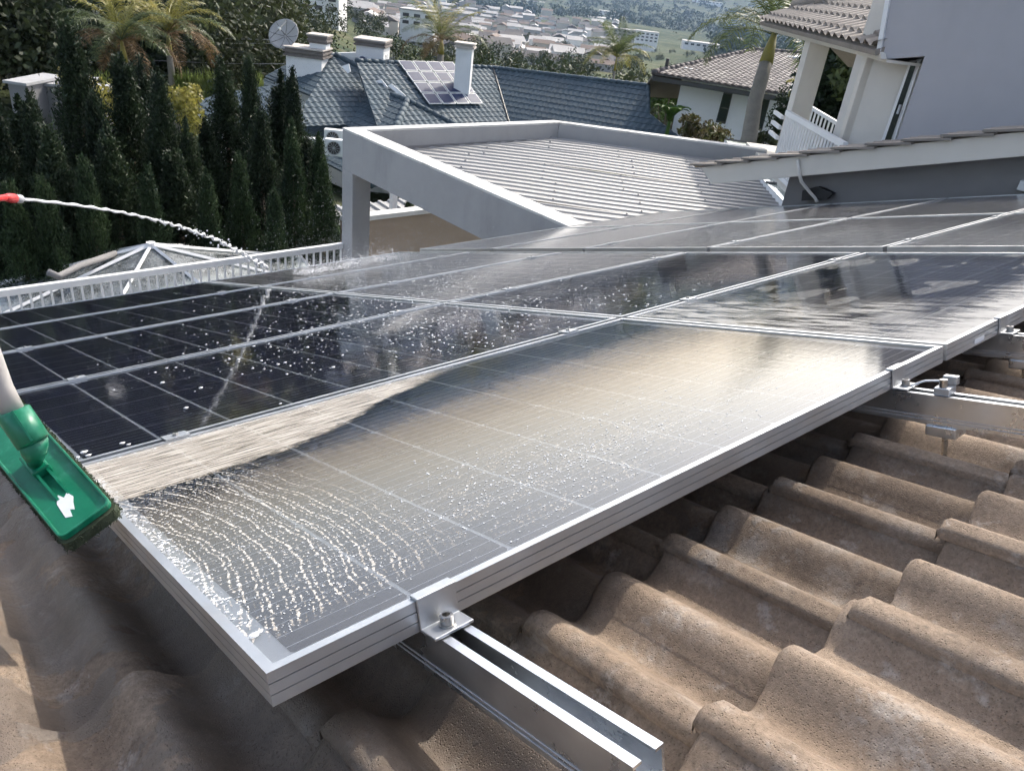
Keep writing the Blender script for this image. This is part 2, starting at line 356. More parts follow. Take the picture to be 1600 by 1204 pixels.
hg = n.m('ADD', n.m('ADD', n.m('MULTIPLY', grit, .6), n.m('MULTIPLY', n.ss(pit, .0, .35), .8)), n.m('MULTIPLY', mort, .8))
n.nt.links.new(n.pr(c, n.mr(wet, 0, 1, .93, .50), 0, n.bump(hg, .8, .003), n.mr(wet, 0, 1, .25, .6)), out.inputs[0])

# water
m, n, out = newmat('water'); M_water = m
p = n.pr((.95, .97, 1.0), .04, 0, None, .5, Transmission_Weight=.75, IOR=1.33); n.nt.links.new(p, out.inputs[0])
M_foam = simple('white_foam', (.83, .84, .84), .35, 0, .05, 40)
def spray_mat(name, clear):
    m, n, out = newmat(name); tr = n.new('ShaderNodeBsdfTransparent')
    n.nt.links.new(n.mixs(clear, n.pr((.86, .88, .90), .15, 0, None, .8), tr.outputs[0]), out.inputs[0]); return m
M_spray = spray_mat('water_spray', .45); M_stream = spray_mat('water_stream', .18); M_bead = spray_mat('water_bead', .30)
m, n, out = newmat('green_tint_glass'); M_gglass = m
gl = n.new('ShaderNodeBsdfGlossy'); gl.inputs['Roughness'].default_value = .06
tr = n.new('ShaderNodeBsdfTransparent'); tr.inputs[0].default_value = (.72, .84, .76, 1)
fz = n.new('ShaderNodeFresnel'); fz.inputs[0].default_value = 1.5
gpos = n.new('ShaderNodeNewGeometry').outputs['Position']
core = n.mixs(fz.outputs[0], tr.outputs[0], gl.outputs[0])
n.nt.links.new(n.mixs(n.mr(n.noise(gpos, 4, 5), .3, .7, .15, .5), core, n.pr((.50, .58, .50), .6)), out.inputs[0])
m, n, out = newmat('window_glass'); M_wglass = m
n.nt.links.new(n.pr((.02, .025, .03), .06, 0, None, .8), out.inputs[0])
m, n, out = newmat('skylight_glass'); M_sglass = m
gl = n.new('ShaderNodeBsdfGlossy'); gl.inputs['Roughness'].default_value = .08
tr = n.new('ShaderNodeBsdfTransparent'); tr.inputs[0].default_value = (.75, .82, .84, 1)
fz = n.new('ShaderNodeFresnel'); fz.inputs[0].default_value = 1.5
core = n.mixs(fz.outputs[0], tr.outputs[0], gl.outputs[0]); gpos = n.new('ShaderNodeNewGeometry').outputs['Position']
n.nt.links.new(n.mixs(n.mr(n.noise(gpos, 6, 6, .7), .35, .65, .10, .45), core, n.pr((.42, .46, .47), .6)), out.inputs[0])
m, n, out = newmat('small_solar_glass'); M_sol = m
n.nt.links.new(n.pr((.020, .032, .080), .5, 0, None, .2), out.inputs[0])

# terrain: woodland, dry grass and bare earth
m, n, out = newmat('hillside'); M_hill = m
pos = n.new('ShaderNodeNewGeometry').outputs['Position']
a = n.noise(pos, .012, 7, .62); b = n.noise(pos, .09, 6, .6); d = n.noise(pos, .5, 4)
c = n.mix(n.ss(a, .42, .60), (.030, .048, .022), (.075, .088, .040))
c = n.mix(n.m('MULTIPLY', n.ss(b, .50, .68), .7), c, (.125, .110, .065))
c = n.mix(n.m('MULTIPLY', n.ss(d, .45, .7), .5), c, (.045, .06, .025))
n.nt.links.new(n.pr(c, .95, 0, n.bump(b, .8, 2.0), .1), out.inputs[0])
# ------------------------------------------------------------------ terrain
_rr = np.array([0, 24, 45, 100, 200, 400, 800, 1500, 2500, 3500, 4700, 6000, 9000, 14000], float)
_zr = np.array([0, 0, -3.5, -7.5, -18, -34, -57, -82, -98, -92, -66, -120, -200, -300], float)
_zl = np.array([0, 0, -1.5, -3.2, -6.0, -12, -22, -34, -44, -50, -52, -120, -200, -300], float)
def terr(x, y):
    x = np.asarray(x, float); y = np.asarray(y, float)
    r = np.hypot(x, y); az = np.degrees(np.arctan2(y, x))
    w = np.clip((az - 53) / 17, 0, 1); w = w * w * (3 - 2 * w); w = np.where((az > 150) | (az < -90), .5, w)
    z = np.interp(r, _rr, _zr) * (1 - w) + np.interp(r, _rr, _zl) * w
    k = np.clip((r - 60) / 300, 0, 1)
    nz = np.sin(x / 61 + 1.3) * np.cos(y / 83) + .6 * np.sin(x / 27 + y / 31) + 1.6 * np.sin(x / 310 + .4) * np.sin(y / 270 + 1)
    w2 = np.clip((50 - az) / 12, 0, 1); z = z + 105 * w2 * np.exp(-((r - 4700) / 1100) ** 2)
    return z + nz * k * np.minimum(r * .0035, 7)
azs = np.linspace(-math.pi, math.pi, 241)[:-1]
rs = np.concatenate([[2], np.geomspace(6, 14000, 150)])
gx = np.outer(rs, np.cos(azs)); gy = np.outer(rs, np.sin(azs)); gz = terr(gx, gy)
nv = len(azs); vs = np.stack([gx, gy, gz], -1).reshape(-1, 3)
fs = [(i * nv + j, i * nv + (j + 1) % nv, (i + 1) * nv + (j + 1) % nv, (i + 1) * nv + j) for i in range(len(rs) - 1) for j in range(nv)]
fs = [f[::-1] for f in fs]; fs.append(tuple(range(nv)))
t = MB().add(vs, fs).build('terrain', M_hill, smooth=True); tag(t, 'hillside and valley floor of woods, dry grass and bare earth', kind='structure')

# ------------------------------------------------------------------ tiled roof faces (wave tiles in stepped courses, clipped to a polygon)
def tile_face(poly, along, tw=.30, gauge=.34, amp=.020, step=.022, seg=6, thick=.06):
    """poly: coplanar 3D points; along: horizontal course direction. Returns MB with real tile relief"""
    poly = [np.asarray(p, float) for p in poly]
    e1 = unit(along); nn = np.zeros(3)
    for i in range(len(poly)): nn += np.cross(poly[i] - poly[0], poly[(i + 1) % len(poly)] - poly[0])
    nn = unit(nn); nn = nn if nn[2] > 0 else -nn
    e1 = unit(e1 - nn * (e1 @ nn)); e2 = np.cross(nn, e1)
    if e2[2] > 0: e2 = -e2                                   # e2 points down the slope
    o = poly[0]; uv = np.array([((p - o) @ e1, (p - o) @ e2) for p in poly])
    u0, v0 = uv.min(0); u1, v1 = uv.max(0)
    nu = max(2, int((u1 - u0) / tw * seg) + 1); us = np.linspace(u0, u1, nu)
    prof = amp * np.cos(2 * np.pi * (us - u0) / tw)
    rows = []; k = 0; v = v0 - gauge
    while v < v1:
        rows += [(v + .001, 0.0), (v + gauge - .001, step)]; v += gauge; k += 1
    vs = []
    for (vv, h) in rows:
        vs.append(o + np.outer(us, e1) + e2 * vv + np.outer(prof + h, nn))
    vs = np.vstack(vs)
    fs = [(i * nu + j, i * nu + j + 1, (i + 1) * nu + j + 1, (i + 1) * nu + j) for i in range(len(rows) - 1) for j in range(nu - 1)]
    bm = bmesh.new(); bv = [bm.verts.new(p) for p in vs]
    for f in fs: bm.faces.new([bv[i] for i in f])
    cen = sum(poly) / len(poly)
    for i in range(len(poly)):
        a, b = poly[i], poly[(i + 1) % len(poly)]; pn = unit(np.cross(b - a, nn))
        if (cen - a) @ pn > 0: pn = -pn
        bmesh.ops.bisect_plane(bm, geom=bm.verts[:] + bm.edges[:] + bm.faces[:], plane_co=Vector(a), plane_no=Vector(pn), clear_outer=True)
    bm.normal_update(); bm.verts.ensure_lookup_table(); bm.verts.index_update()
    mb = MB(); V = [tuple(q.co) for q in bm.verts]; Fc = [[q.index for q in f.verts] for f in bm.faces]; bm.free()
    mb.add(V, Fc); mb.prism([p - nn * (amp + .012) for p in poly], -nn * thick)
    return mb
def ridge_caps(a, b, rad=.11, L=.38):
    a = np.asarray(a, float); b = np.asarray(b, float); n = max(1, int(np.linalg.norm(b - a) / L)); mb = MB(); d = (b - a) / n
    for i in range(n): mb.tube([a + d * i, a + d * (i + 1.08)], [rad * 1.12, rad * .92], 8)
    return mb
def cuboid(mb, base_c, ex, ey, w, d, z0, z1):
    ex = unit(ex); ey = unit(ey); c = np.array([base_c[0], base_c[1], 0])
    p = [c + ex * sx * w / 2 + ey * sy * d / 2 + np.array([0, 0, z0]) for sx, sy in ((-1, -1), (1, -1), (1, 1), (-1, 1))]
    return mb.prism(p, (0, 0, z1 - z0))

R45 = np.array([1, -1, 0]) / math.sqrt(2); F45 = np.array([1, 1, 0]) / math.sqrt(2); EX = np.array([1., 0, 0]); EY = np.array([0, 1., 0]); EZ = np.array([0, 0, 1.])

# ------------------------------------------------------------------ blue roofed neighbour house
D = 36.0
bh = thing('neighbour_house', 'white house with blue grey tiled roofs, chimneys and rooftop solar panels behind the pergola', 'house', (*at(800, 150, D)[:2], -2.0))
LQ = at(618, 97, D); NL = unit([0, -.5, 1])                                       # left slope: courses along X, falling towards -Y
Lp = lambda px, py: onpl(px, py, LQ, NL)
vtop, vbot = Lp(770, 106), Lp(796, 195)
Lb = onpl(880, 330, LQ, NL)
lf = [Lp(556, 95), vtop, vbot + (vbot - vtop) * .35, Lp(600, 230)]
tile_face(lf, EX).build('left_roof_slope', M_bluetile, bh)
# main slope at 45 degrees, sharing the break line with the left slope
rR = at(1013, 134, D * .985); eu = unit((rR - vtop) * [1, 1, 0]); dn = np.cross(eu, vbot - vtop); nM = unit(np.cross(rR - vtop, vbot - vtop)); nM = nM if nM[2] > 0 else -nM
Mp = lambda px, py: onpl(px, py, vtop, nM)
mf = [vtop, Mp(1013, 134), Mp(1013, 176), Mp(1062, 214), Mp(1100, 250), vbot + (vbot - vtop) * .35]
tile_face([mf[2], mf[3], mf[4], Mp(1016, 255)], eu).build('lower_roof_slope', M_bluetile, bh)
tile_face([mf[0], mf[1], Mp(1016, 255), mf[5]], eu).build('main_roof_slope', M_bluetile, bh)
ridge_caps(mf[0], mf[1]).build('ridge', M_bluetile, bh, smooth=True); ridge_caps(lf[0], lf[1]).build('ridge', M_bluetile, bh, smooth=True)
ridge_caps(mf[0] + EZ * .03, mf[5] + EZ * .03, .05).build('valley_flashing', M_dark, bh)
ridge_caps(mf[1], mf[2], .09).build('verge', M_bluetile, bh, smooth=True)
# back slope so the ridge has a far side
MB().prism([mf[0], mf[1], mf[1] + F45 * 4 - EZ * 2, mf[0] + F45 * 4 - EZ * 2], (0, 0, -.1)).build('rear_roof_slope', M_bluetile, bh)
MB().prism([mf[1] - EZ * .25, mf[2] - EZ * .25, mf[3] - EZ * .25, mf[3] * [1, 1, 0] + EZ * -3, mf[1] * [1, 1, 0] + EZ * -3], F45 * 3).build('wall', M_whitewall, bh)
# front wing: long slope facing -X, courses along Y, and its hipped end
WQ = at(637, 157, D * .93); NW = unit([-.5, 0, 1]); NE = unit([0, -.5, 1])
Wp = lambda px, py: onpl(px, py, WQ, NW)
ra = Wp(503, 106); rb = WQ; hb = np.array([rb[0] - 2.6 / .5 * .5, rb[1] - 2.6, rb[2] - 1.3])
wf = [np.array([ra[0], ra[1] + 2.5, ra[2]]), rb, np.array([rb[0] - 2.6, rb[1] - 2.6, rb[2] - 1.3]) * 1.0, np.array([rb[0] - 2.6, ra[1] + 2.5, rb[2] - 1.3])]
wf[0][2] = rb[2]; wf[0][0] = rb[0]
ext = [wf[0], wf[1], wf[1] + (wf[2] - wf[1]) * 1.7, wf[0] + (wf[3] - wf[0]) * 1.7]
tile_face(ext, EY).build('wing_roof_slope', M_bluetile, bh)
he = [rb, rb + np.array([2.6, -2.6, -1.3]) * 1.7, ext[2]]
tile_face(he, EX).build('wing_hip_end', M_bluetile, bh)
ridge_caps(wf[0], rb, .13).build('ridge', M_bluetile, bh, smooth=True); ridge_caps(rb, ext[2], .13).build('hip', M_bluetile, bh, smooth=True); ridge_caps(rb, he[1], .13).build('hip', M_bluetile, bh, smooth=True)
MB().prism([wf[0] + [0.02, 0, -.02], rb + [0.02, 0, -.02], rb + np.array([2.6, 0, -1.3]), wf[0] + np.array([2.6, 0, -1.3])], (0, 0, -.08)).build('wing_rear_slope', M_bluetile, bh)
cuboid(MB(), (rb[0] + .5, rb[1] + 4.2), EX, EY, 7.5, 9, -2, rb[2] - 2.0).build('wall', M_whitewall, bh)
# upper hipped roof behind the wing
ap = at(523, 86, D * 1.0)
ud = [ap, ap + np.array([3.2, -3.2, -1.6]), ap + np.array([-3.2, -3.2, -1.6])]
tile_face([ap + EY * 2.0, ap, ap + np.array([-2.6, -2.6, -1.3]), ap + np.array([-2.6, 2.0, -1.3])], EY).build('upper_roof_slope', M_bluetile, bh)
tile_face([ap, ap + np.array([3.6, -3.6, -1.8]), ap + np.array([-2.6, -2.6, -1.3])], EX).build('upper_hip_end', M_bluetile, bh) if False else None
e_up = [ap, ap + np.array([4.4, -4.4, -2.2]), ap + np.array([-4.4, -4.4, -2.2])]
tile_face(e_up, EX).build('upper_hip_end', M_bluetile, bh)
ridge_caps(ap, ap + np.array([4.4, -4.4, -2.2]), .15).build('hip', M_bluetile, bh, smooth=True)
MB().prism([ap + EY * 0.0, ap + np.array([4.4, -4.4, -2.2]), ap + np.array([4.4, 3, -2.2]), ap + EY * 3], (0, 0, -.1)).build('upper_rear_slope', M_bluetile, bh)
# parapet wall behind the upper roof
pw0, pw1 = at(500, 84, D * 1.05), at(560, 82, D * 1.05)
MB().prism([pw0, pw1, pw1 * [1, 1, 0] + EZ * 1, pw0 * [1, 1, 0] + EZ * 1], F45 * .3).build('parapet', M_whitewall, bh)

def chimney(pxl, pxr, pyt, pyb, d, dep, capn, capm):
    a, b = at(pxl, pyt, d), at(pxr, pyt, d); bot = at((pxl + pxr) / 2, pyb, d)[2] - 1.2
    w = np.linalg.norm((b - a)[:2]); c = (a + b) / 2 + F45 * dep / 2; zt = (a[2] + b[2]) / 2
    ch = cuboid(MB(), c, R45, F45, w, dep, bot, zt).build('chimney', M_whitewall, bh)
    for k in range(capn):
        g = .03 if k % 2 else .10
        cuboid(MB(), c, R45, F45, w + 2 * g, dep + 2 * g, zt + k * .085 + .002, zt + (k + 1) * .085).build('cap_course', capm, ch)
    cuboid(MB(), c, R45, F45, w + .22, dep + .22, zt + capn * .085 + .002, zt + capn * .085 + .06).build('cap_slab', M_slab, ch)
    return ch, c, zt + capn * .085 + .06
ch1, c1, z1 = chimney(446, 503, 90, 165, D * .965, 1.3, 4, M_brick)
cuboid(MB(), c1 + R45 * .55, R45, F45, .75, .7, z1 + .002, z1 + .22).build('flue', M_whitewall, ch1)
for k in range(4): cuboid(MB(), c1 + R45 * .55, R45, F45, .85 + .08 * (k % 2), .8 + .08 * (k % 2), z1 + .222 + k * .08, z1 + .30 + k * .08).build('cap_course', M_brick, ch1)
cuboid(MB(), c1 + R45 * .55, R45, F45, .98, .93, z1 + .545, z1 + .60).build('cap_slab', M_slab, ch1)
chimney(556, 600, 73, 120, D * 1.01, 1.3, 3, M_brick)
chimney(713, 738, 76, 118, D * .985, .7, 2, M_slab)

# rooftop solar array on the left slope
names4 = ['top', 'second', 'third', 'bottom']; cols4 = ['leftmost', 'second', 'third', 'rightmost']
TL, TR, BR_, BL_ = Lp(619, 99), Lp(706, 101), Lp(754, 167), Lp(669, 168)
for i in range(4):
    for j in range(4):
        def q(s, t_): return (TL * (1 - s) + TR * s) * (1 - t_) + (BL_ * (1 - s) + BR_ * s) * t_ + NL * .16
        g = .012; a, b, c_, d_ = q(j / 4 + g, i / 4 + g), q((j + 1) / 4 - g, i / 4 + g), q((j + 1) / 4 - g, (i + 1) / 4 - g), q(j / 4 + g, (i + 1) / 4 - g)
        sp = thing('rooftop_solar_panel', f'small solar panel in {names4[i]} row, {cols4[j]} column, on the blue roof', 'solar panel', a, 'solar panels on the blue roof')
        MB().prism([a - NL * .03, b - NL * .03, c_ - NL * .03, d_ - NL * .03], NL * .04).build('frame', M_ac, sp)
        f_ = .10; ce = (a + b + c_ + d_) / 4
        MB().prism([p + (ce - p) * f_ + NL * .012 for p in (a, b, c_, d_)], NL * .006).build('glass', M_sol, sp)
# old collector panels and white flashings seen edge-on over the wing ridge
hn = unit(np.cross(np.array([4.4, -4.4, -2.2]), EY)); hn = hn if hn[2] > 0 else -hn
def hp(s, t_): return ap + np.array([4.4, -4.4, -2.2]) * s + np.array([0, -1, 0]) * 0 + unit([1, 1, 0]) * t_ * 1.2 + hn * .25
for k, (s0, s1, lab) in enumerate(((.16, .33, 'dark flat collector panel behind the upper hip, left of the pair'), (.35, .52, 'dark flat collector panel behind the upper hip, right of the pair'))):
    sp = thing('collector_panel', lab, 'solar panel', hp(s0, 0), 'collector panels behind the wing ridge')
    pts = [hp(s0, .0), hp(s1, .0), hp(s1, 1.0), hp(s0, 1.0)]
    MB().prism([p + EZ * .10 for p in pts], (0, 0, .06)).build('frame', M_ac, sp)
    ce = sum(pts) / 4; MB().prism([p + (ce - p) * .08 + EZ * .162 for p in pts], (0, 0, .01)).build('glass', M_sol, sp)
for (pa, pb, pc, lab) in (((533, 104), (545, 100), (548, 112), 'small bright metal flashing left of the collector panels'), ((583, 128), (596, 124), (606, 137), 'bright white metal flashing right of the collector panels'), ((606, 134), (612, 131), (634, 150), 'long bright metal flashing at the foot of the hip')):
    P3 = [at(*pa, D * .955), at(*pb, D * .955), at(*pc, D * .955)]
    tag(MB().prism(P3 + [P3[0] * .3 + P3[2] * .7 - EZ * .15], unit(F45) * .05).build('flashing', M_white), lab, 'flashing')

# satellite dish beside the tall chimney
dc = at(446, 57, D * .98); dn_ = unit(C - dc + np.array([-20, 8, 26])); s1_ = unit(np.cross(dn_, EZ)); s2_ = np.cross(dn_, s1_)
dish = thing('satellite_dish', 'large grey mesh satellite dish on a pole beside the tall chimney', 'dish', dc)
vs = []; fs = []; NR, NA = 6, 24
for i in range(NR + 1):
    for j in range(NA):
        r_ = .72 * i / NR; a_ = 2 * math.pi * j / NA; vs.append(dc + s1_ * r_ * math.cos(a_) + s2_ * r_ * math.sin(a_) + dn_ * (.42 * r_ * r_))
fs = [(i * NA + j, i * NA + (j + 1) % NA, (i + 1) * NA + (j + 1) % NA, (i + 1) * NA + j) for i in range(NR) for j in range(NA)]
o = MB().add(vs, fs).build('reflector', M_dish, dish, smooth=True); o.modifiers.new('s', 'SOLIDIFY').thickness = .02
for j in range(8):
    a_ = 2 * math.pi * j / 8; MB().tube([dc + (s1_ * math.cos(a_) + s2_ * math.sin(a_)) * r_ + dn_ * (.42 * r_ * r_ + .015) for r_ in (.05, .35, .7)], .012, 4).build('rib', M_dark, dish)
fp = dc + dn_ * .62
for j in range(3):
    a_ = 2 * math.pi * j / 3 + .5; MB().tube([dc + (s1_ * math.cos(a_) + s2_ * math.sin(a_)) * .7 + dn_ * .2, fp], .012, 4).build('strut', M_dark, dish)
MB().tube([fp - dn_ * .06, fp + dn_ * .1], .05, 8).build('feed_horn', M_ac, dish)
MB().tube([dc - dn_ * .1, dc - dn_ * .1 - EZ * 2.2], .04, 8).build('pole', M_dark, dish)
# tv antenna
an = at(603, 96, D * .97); tv = thing('tv_antenna', 'thin yagi television antenna beside the middle chimney', 'antenna', an)
MB().tube([an - EZ * 1.0, an + EZ * .25], .018, 6).build('mast', M_cable, tv)
MB().tube([an - R45 * .1, an + R45 * .45 + EZ * .25], .012, 5).build('boom', M_cable, tv)
for k in range(6):
    p = an + R45 * (.0 + .075 * k) + EZ * (.05 + .035 * k); MB().tube([p - EZ * .22 + F45 * .1, p + EZ * .22 - F45 * .1], .008, 4).build('element', M_cable, tv)

# air conditioning condensers on the wing wall
def ac(px, py, d, lab):
    c = at(px, py, d); t_ = thing('air_conditioner', lab, 'air conditioner', c, 'outdoor condensers')
    e1 = unit([1, -.75, 0]); e2 = np.cross(EZ, e1); Mx = (np.stack([e1, e2, EZ], 1), c)
    MB().box((-.42, 0, -.29), (.42, .3, .29), Mx).build('casing', M_ac, t_, bevel=.015)
    ring = [c + e1 * (-.1 + .235 * math.cos(a)) + EZ * .235 * math.sin(a) - e2 * .012 for a in np.linspace(0, 2 * math.pi, 25)]
    MB().tube(ring, .016, 6, False).build('grille_ring', M_greyp, t_)
    MB().prism([c + e1 * (-.1 + .22 * math.cos(a)) + EZ * .22 * math.sin(a) - e2 * .004 for a in np.linspace(0, 2 * math.pi, 24)[:-1]], e2 * .003).build('fan_opening', M_dark, t_)
    for a in np.linspace(0, math.pi, 7)[:-1]:
        v_ = e1 * math.cos(a) + EZ * math.sin(a); MB().tube([c - e1 * .1 + v_ * .22 - e2 * .014, c - e1 * .1 - v_ * .22 - e2 * .014], .006, 4).build('grille_bar', M_greyp, t_)
ac(489, 229, 29, 'white air conditioner with round fan grille between the cypress tips'); ac(524, 216, 29, 'upper white air conditioner half hidden by the grey pergola corner'); ac(526, 232, 27.5, 'lower white air conditioner half hidden by the grey pergola corner')

# ------------------------------------------------------------------ white house with brown roof, right
wh = thing('white_house', 'white two storey house with grey brown tiled hip roof behind the palm', 'house', (*at(1130, 190, 36)[:2], -3))
a0, a1, a2 = at(1021, 113, 33.5), at(1228, 146, 31.0), at(1178, 78, 38.5)
zE = (a0[2] + a1[2]) / 2; 
fa = [a0, a1, at(1240, 78, 38.5), a2]
pn = np.cross(a1 - a0, a2 - a0); fa[2] = onpl(1262, 84, a0, pn)
e_ = tile_face([a0, a1, fa[2], a2], a1 - a0, .3, .36).build('roof_slope', M_browntile, wh)
ridge_caps(a0, a2, .12).build('hip', M_browntile, wh, smooth=True); ridge_caps(a2, fa[2], .12).build('ridge', M_browntile, wh, smooth=True)
MB().prism([a0 - EZ * .06, a2 - EZ * .06, a2 + F45 * 5 - EZ * 3.0, a0 + F45 * 5 - EZ * 1.6], (0, 0, -.1)).build('rear_roof_slope', M_browntile, wh)
MB().prism([a0 - EZ * .16, a1 - EZ * .16, a1 - EZ * .34, a0 - EZ * .34], F45 * .12).build('eave_board', M_dark, wh)
b0, b1 = at(1066, 122, 34.6), at(1300, 160, 31.6)
dv_ = unit((b1 - b0) * [1, 1, 0]); pv = np.cross(EZ, dv_)
pv = pv if pv @ F45 > 0 else -pv
zt_ = zE + .25
MB().prism([[b0[0], b0[1], -4], [b1[0], b1[1], -4], [b1[0], b1[1], zt_ - .25], [b0[0], b0[1], zt_ - .05]], pv * 5).build('wall', M_whitewall, wh)
def wpt(px, py, off=0.0): return onpl(px, py, b0 - pv * off, pv)
w_ = [wpt(1131, 143, .03), wpt(1145, 145, .03), wpt(1133, 194, .03), wpt(1118, 191, .03)]
wi = MB().prism(w_, pv * .02).build('window', M_dark, wh)
ce = sum(w_) / 4; MB().prism([ce + (p - ce) * .86 - pv * .012 + EZ * .0 for p in w_], pv * .008).build('pane', M_wglass, wi)
MB().prism([ce + (w_[0] - ce) * .05 - pv * .02, ce + (w_[1] - ce) * .9 * [1, 1, .0] - pv * .02, ce + (w_[1] - ce) * .9 * [1, 1, 0] - pv * .02 - EZ * .04, ce + (w_[0] - ce) * [1, 1, 0] - pv * .02 - EZ * .04], pv * .01).build('glazing_bar', M_dark, wi)
w_ = [wpt(1193, 150, .03), wpt(1204, 153, .03), wpt(1190, 205, .03), wpt(1176, 203, .03)]
wi = MB().prism(w_, pv * .02).build('door', M_dark, wh); ce = sum(w_) / 4; MB().prism([ce + (p - ce) * .84 - pv * .012 for p in w_], pv * .008).build('pane', M_wglass, wi)
u0_, u1_ = at(1222, 88, 37.5), at(1262, 90, 36.5)
MB().prism([u0_, u1_, u1_ - EZ * 3, u0_ - EZ * 3], F45 * 2).build('upper_wall', M_whitewall, wh)
v0_ = at(1020, 105, 35); vt_ = at(1042, 101, 34); MB().tube([vt_ - EZ * .6, vt_ + EZ * .25], .08, 8).build('roof_vent', M_dark, wh)
# garden wall in front of the white house
g0, g1 = at(1165, 208, 24), at(1215, 235, 20)
tag(MB().prism([g0, g1, g1 * [1, 1, 0] + EZ * -2, g0 * [1, 1, 0] + EZ * -2], (.3, .3, 0)).build('garden_wall', M_creamwall), 'low cream garden wall stepping down beside the glass canopy', 'wall')

# grey roofed garage seen between the left cypresses
gh = thing('garden_building', 'low grey building with stepped flat parapets behind the leftmost cypresses', 'building', (*at(60, 150, 26)[:2], 0))
for (xa, xb, ya, yb, dd_) in ((30, 102, 132, 215, 27), (12, 40, 130, 215, 26), (100, 118, 146, 215, 25.5)):
    p0, p1 = at(xa, ya, dd_), at(xb, ya + 4, dd_); MB().prism([p0, p1, p1 * [1, 1, 0] + EZ * 0, p0 * [1, 1, 0]], F45 * 2).build('wall', M_darkwall, gh)
    MB().prism([p0 + EZ * .004 - F45 * .1 - R45 * .1, p1 + EZ * .004 - F45 * .1 + R45 * .1, p1 + EZ * .004 + F45 * 2.1 + R45 * .1, p0 + EZ * .004 + F45 * 2.1 - R45 * .1], (0, 0, .09)).build('coping', M_greywall, gh)
sl = [at(300, 163, 31), at(345, 143, 33), at(425, 132, 34), at(430, 165, 31), at(345, 190, 28.5)]
# blue roof corner of the neighbour's annex between cypresses
an0 = at(300, 163, 30); NA_ = unit([-.35, -.1, 1]); apx = lambda px, py: onpl(px, py, an0, NA_)
ax = thing('annex', 'small blue tiled annex roof peeking between the cypresses', 'house', (*an0[:2], 0))
tile_face([apx(300, 163), apx(345, 145), apx(440, 132), apx(440, 200), apx(360, 205)], EY).build('roof_slope', M_bluetile, ax)
MB().prism([apx(300, 163) - EZ * .12, apx(345, 196) - EZ * .12, apx(345, 196) - EZ * .3, apx(300, 163) - EZ * .3], F45 * .06).build('fascia', M_white, ax)
MB().prism([apx(335, 186) - EZ * .3, apx(350, 196) - EZ * .3, apx(350, 196) * [1, 1, 0], apx(335, 186) * [1, 1, 0]], F45 * 3).build('wall', M_whitewall, ax)

# ------------------------------------------------------------------ pergola with zinc roof
zt = 5.70; X0, Y0 = 5.60, 10.02
pg = thing('pergola', 'grey plastered pergola frame with one square pillar carrying a zinc roof', 'pergola', (X0, Y0, 0))
PW = .30; BHt = .56
c2 = onz(865, 189, zt); c3 = onz(1195, 233, zt); c2[1] = Y0; 
MB().box((X0, Y0 - PW, 0), (X0 + PW, Y0, zt - BHt + .0)).build('pillar', M_greywall, pg, bevel=.006)
def beam(pts_top, h, name='beam'):
    b_ = MB().prism([np.array([*p[:2], zt - h]) for p in pts_top], (0, 0, h - .012)).build(name, M_greywall, pg, bevel=.006)
    cp = MB(); cp.prism([np.array([*p[:2], zt - .011]) for p in pts_top], (0, 0, .03)); cp.build('coping', M_topcoat, b_, bevel=.004)
beam([(X0, 4.9), (X0 + .26, 4.9), (X0 + .26, Y0), (X0, Y0)], BHt)
beam([(X0 + .262, Y0 - .18), (c2[0] - .06, Y0 - .18), (c2[0], Y0), (X0 + .262, Y0)], .42)
dch = unit((c3 - c2) * [1, 1, 0]); nch = np.array([dch[1], -dch[0], 0])
if nch @ F45 > 0: nch = -nch
beam([c2 + dch * .01, c3, c3 + nch * .18, np.array([c2[0] - .05, Y0 - .18, 0])], .42)
# zinc sheets: ribs run along the chamfer; each sheet laps the next by a small step
pgc = [np.array([X0 + .25, 4.0]), np.array([X0 + .25, Y0 - .17]), np.array([c2[0] - .1, Y0 - .17]), (c3 + nch * .17)[:2], onz(1195, 233, 5.5)[:2], onz(1232, 318, 5.45)[:2], np.array([8.6, 4.0])]
pgc = [pgc[0], pgc[1], pgc[2], (c3 + nch * .17)[:2], onz(1135, 222, 5.45)[:2] if False else (c3 + nch * .17 + np.array([.0, -.3, 0]))[:2], onz(1224, 312, 5.42)[:2], np.array([8.4, 3.6])]
e1 = np.array([dch[0], dch[1]]); e2 = np.array([e1[1], -e1[0]]);
if e2 @ F45[:2] > 0: e2 = -e2                                        # towards the camera
org = c2[:2]
def zroof(p2): s_ = (p2 - org) @ e2; return 5.46 - .018 * s_
PITCH, NRIB = .20, 5
vmin = min((p - org) @ e2 for p in pgc); vmax = max((p - org) @ e2 for p in pgc); umin = min((p - org) @ e1 for p in pgc) - .1; umax = max((p - org) @ e1 for p in pgc) + .1
zr = thing('zinc_roof', 'pale grey ribbed zinc roof laid inside the pergola frame', 'roof', (*c2[:2], 5.4))
s_ = vmin; k = 0
profp = [(0, 0), (.075, 0), (.098, .020), (.118, .020), (.141, 0)]
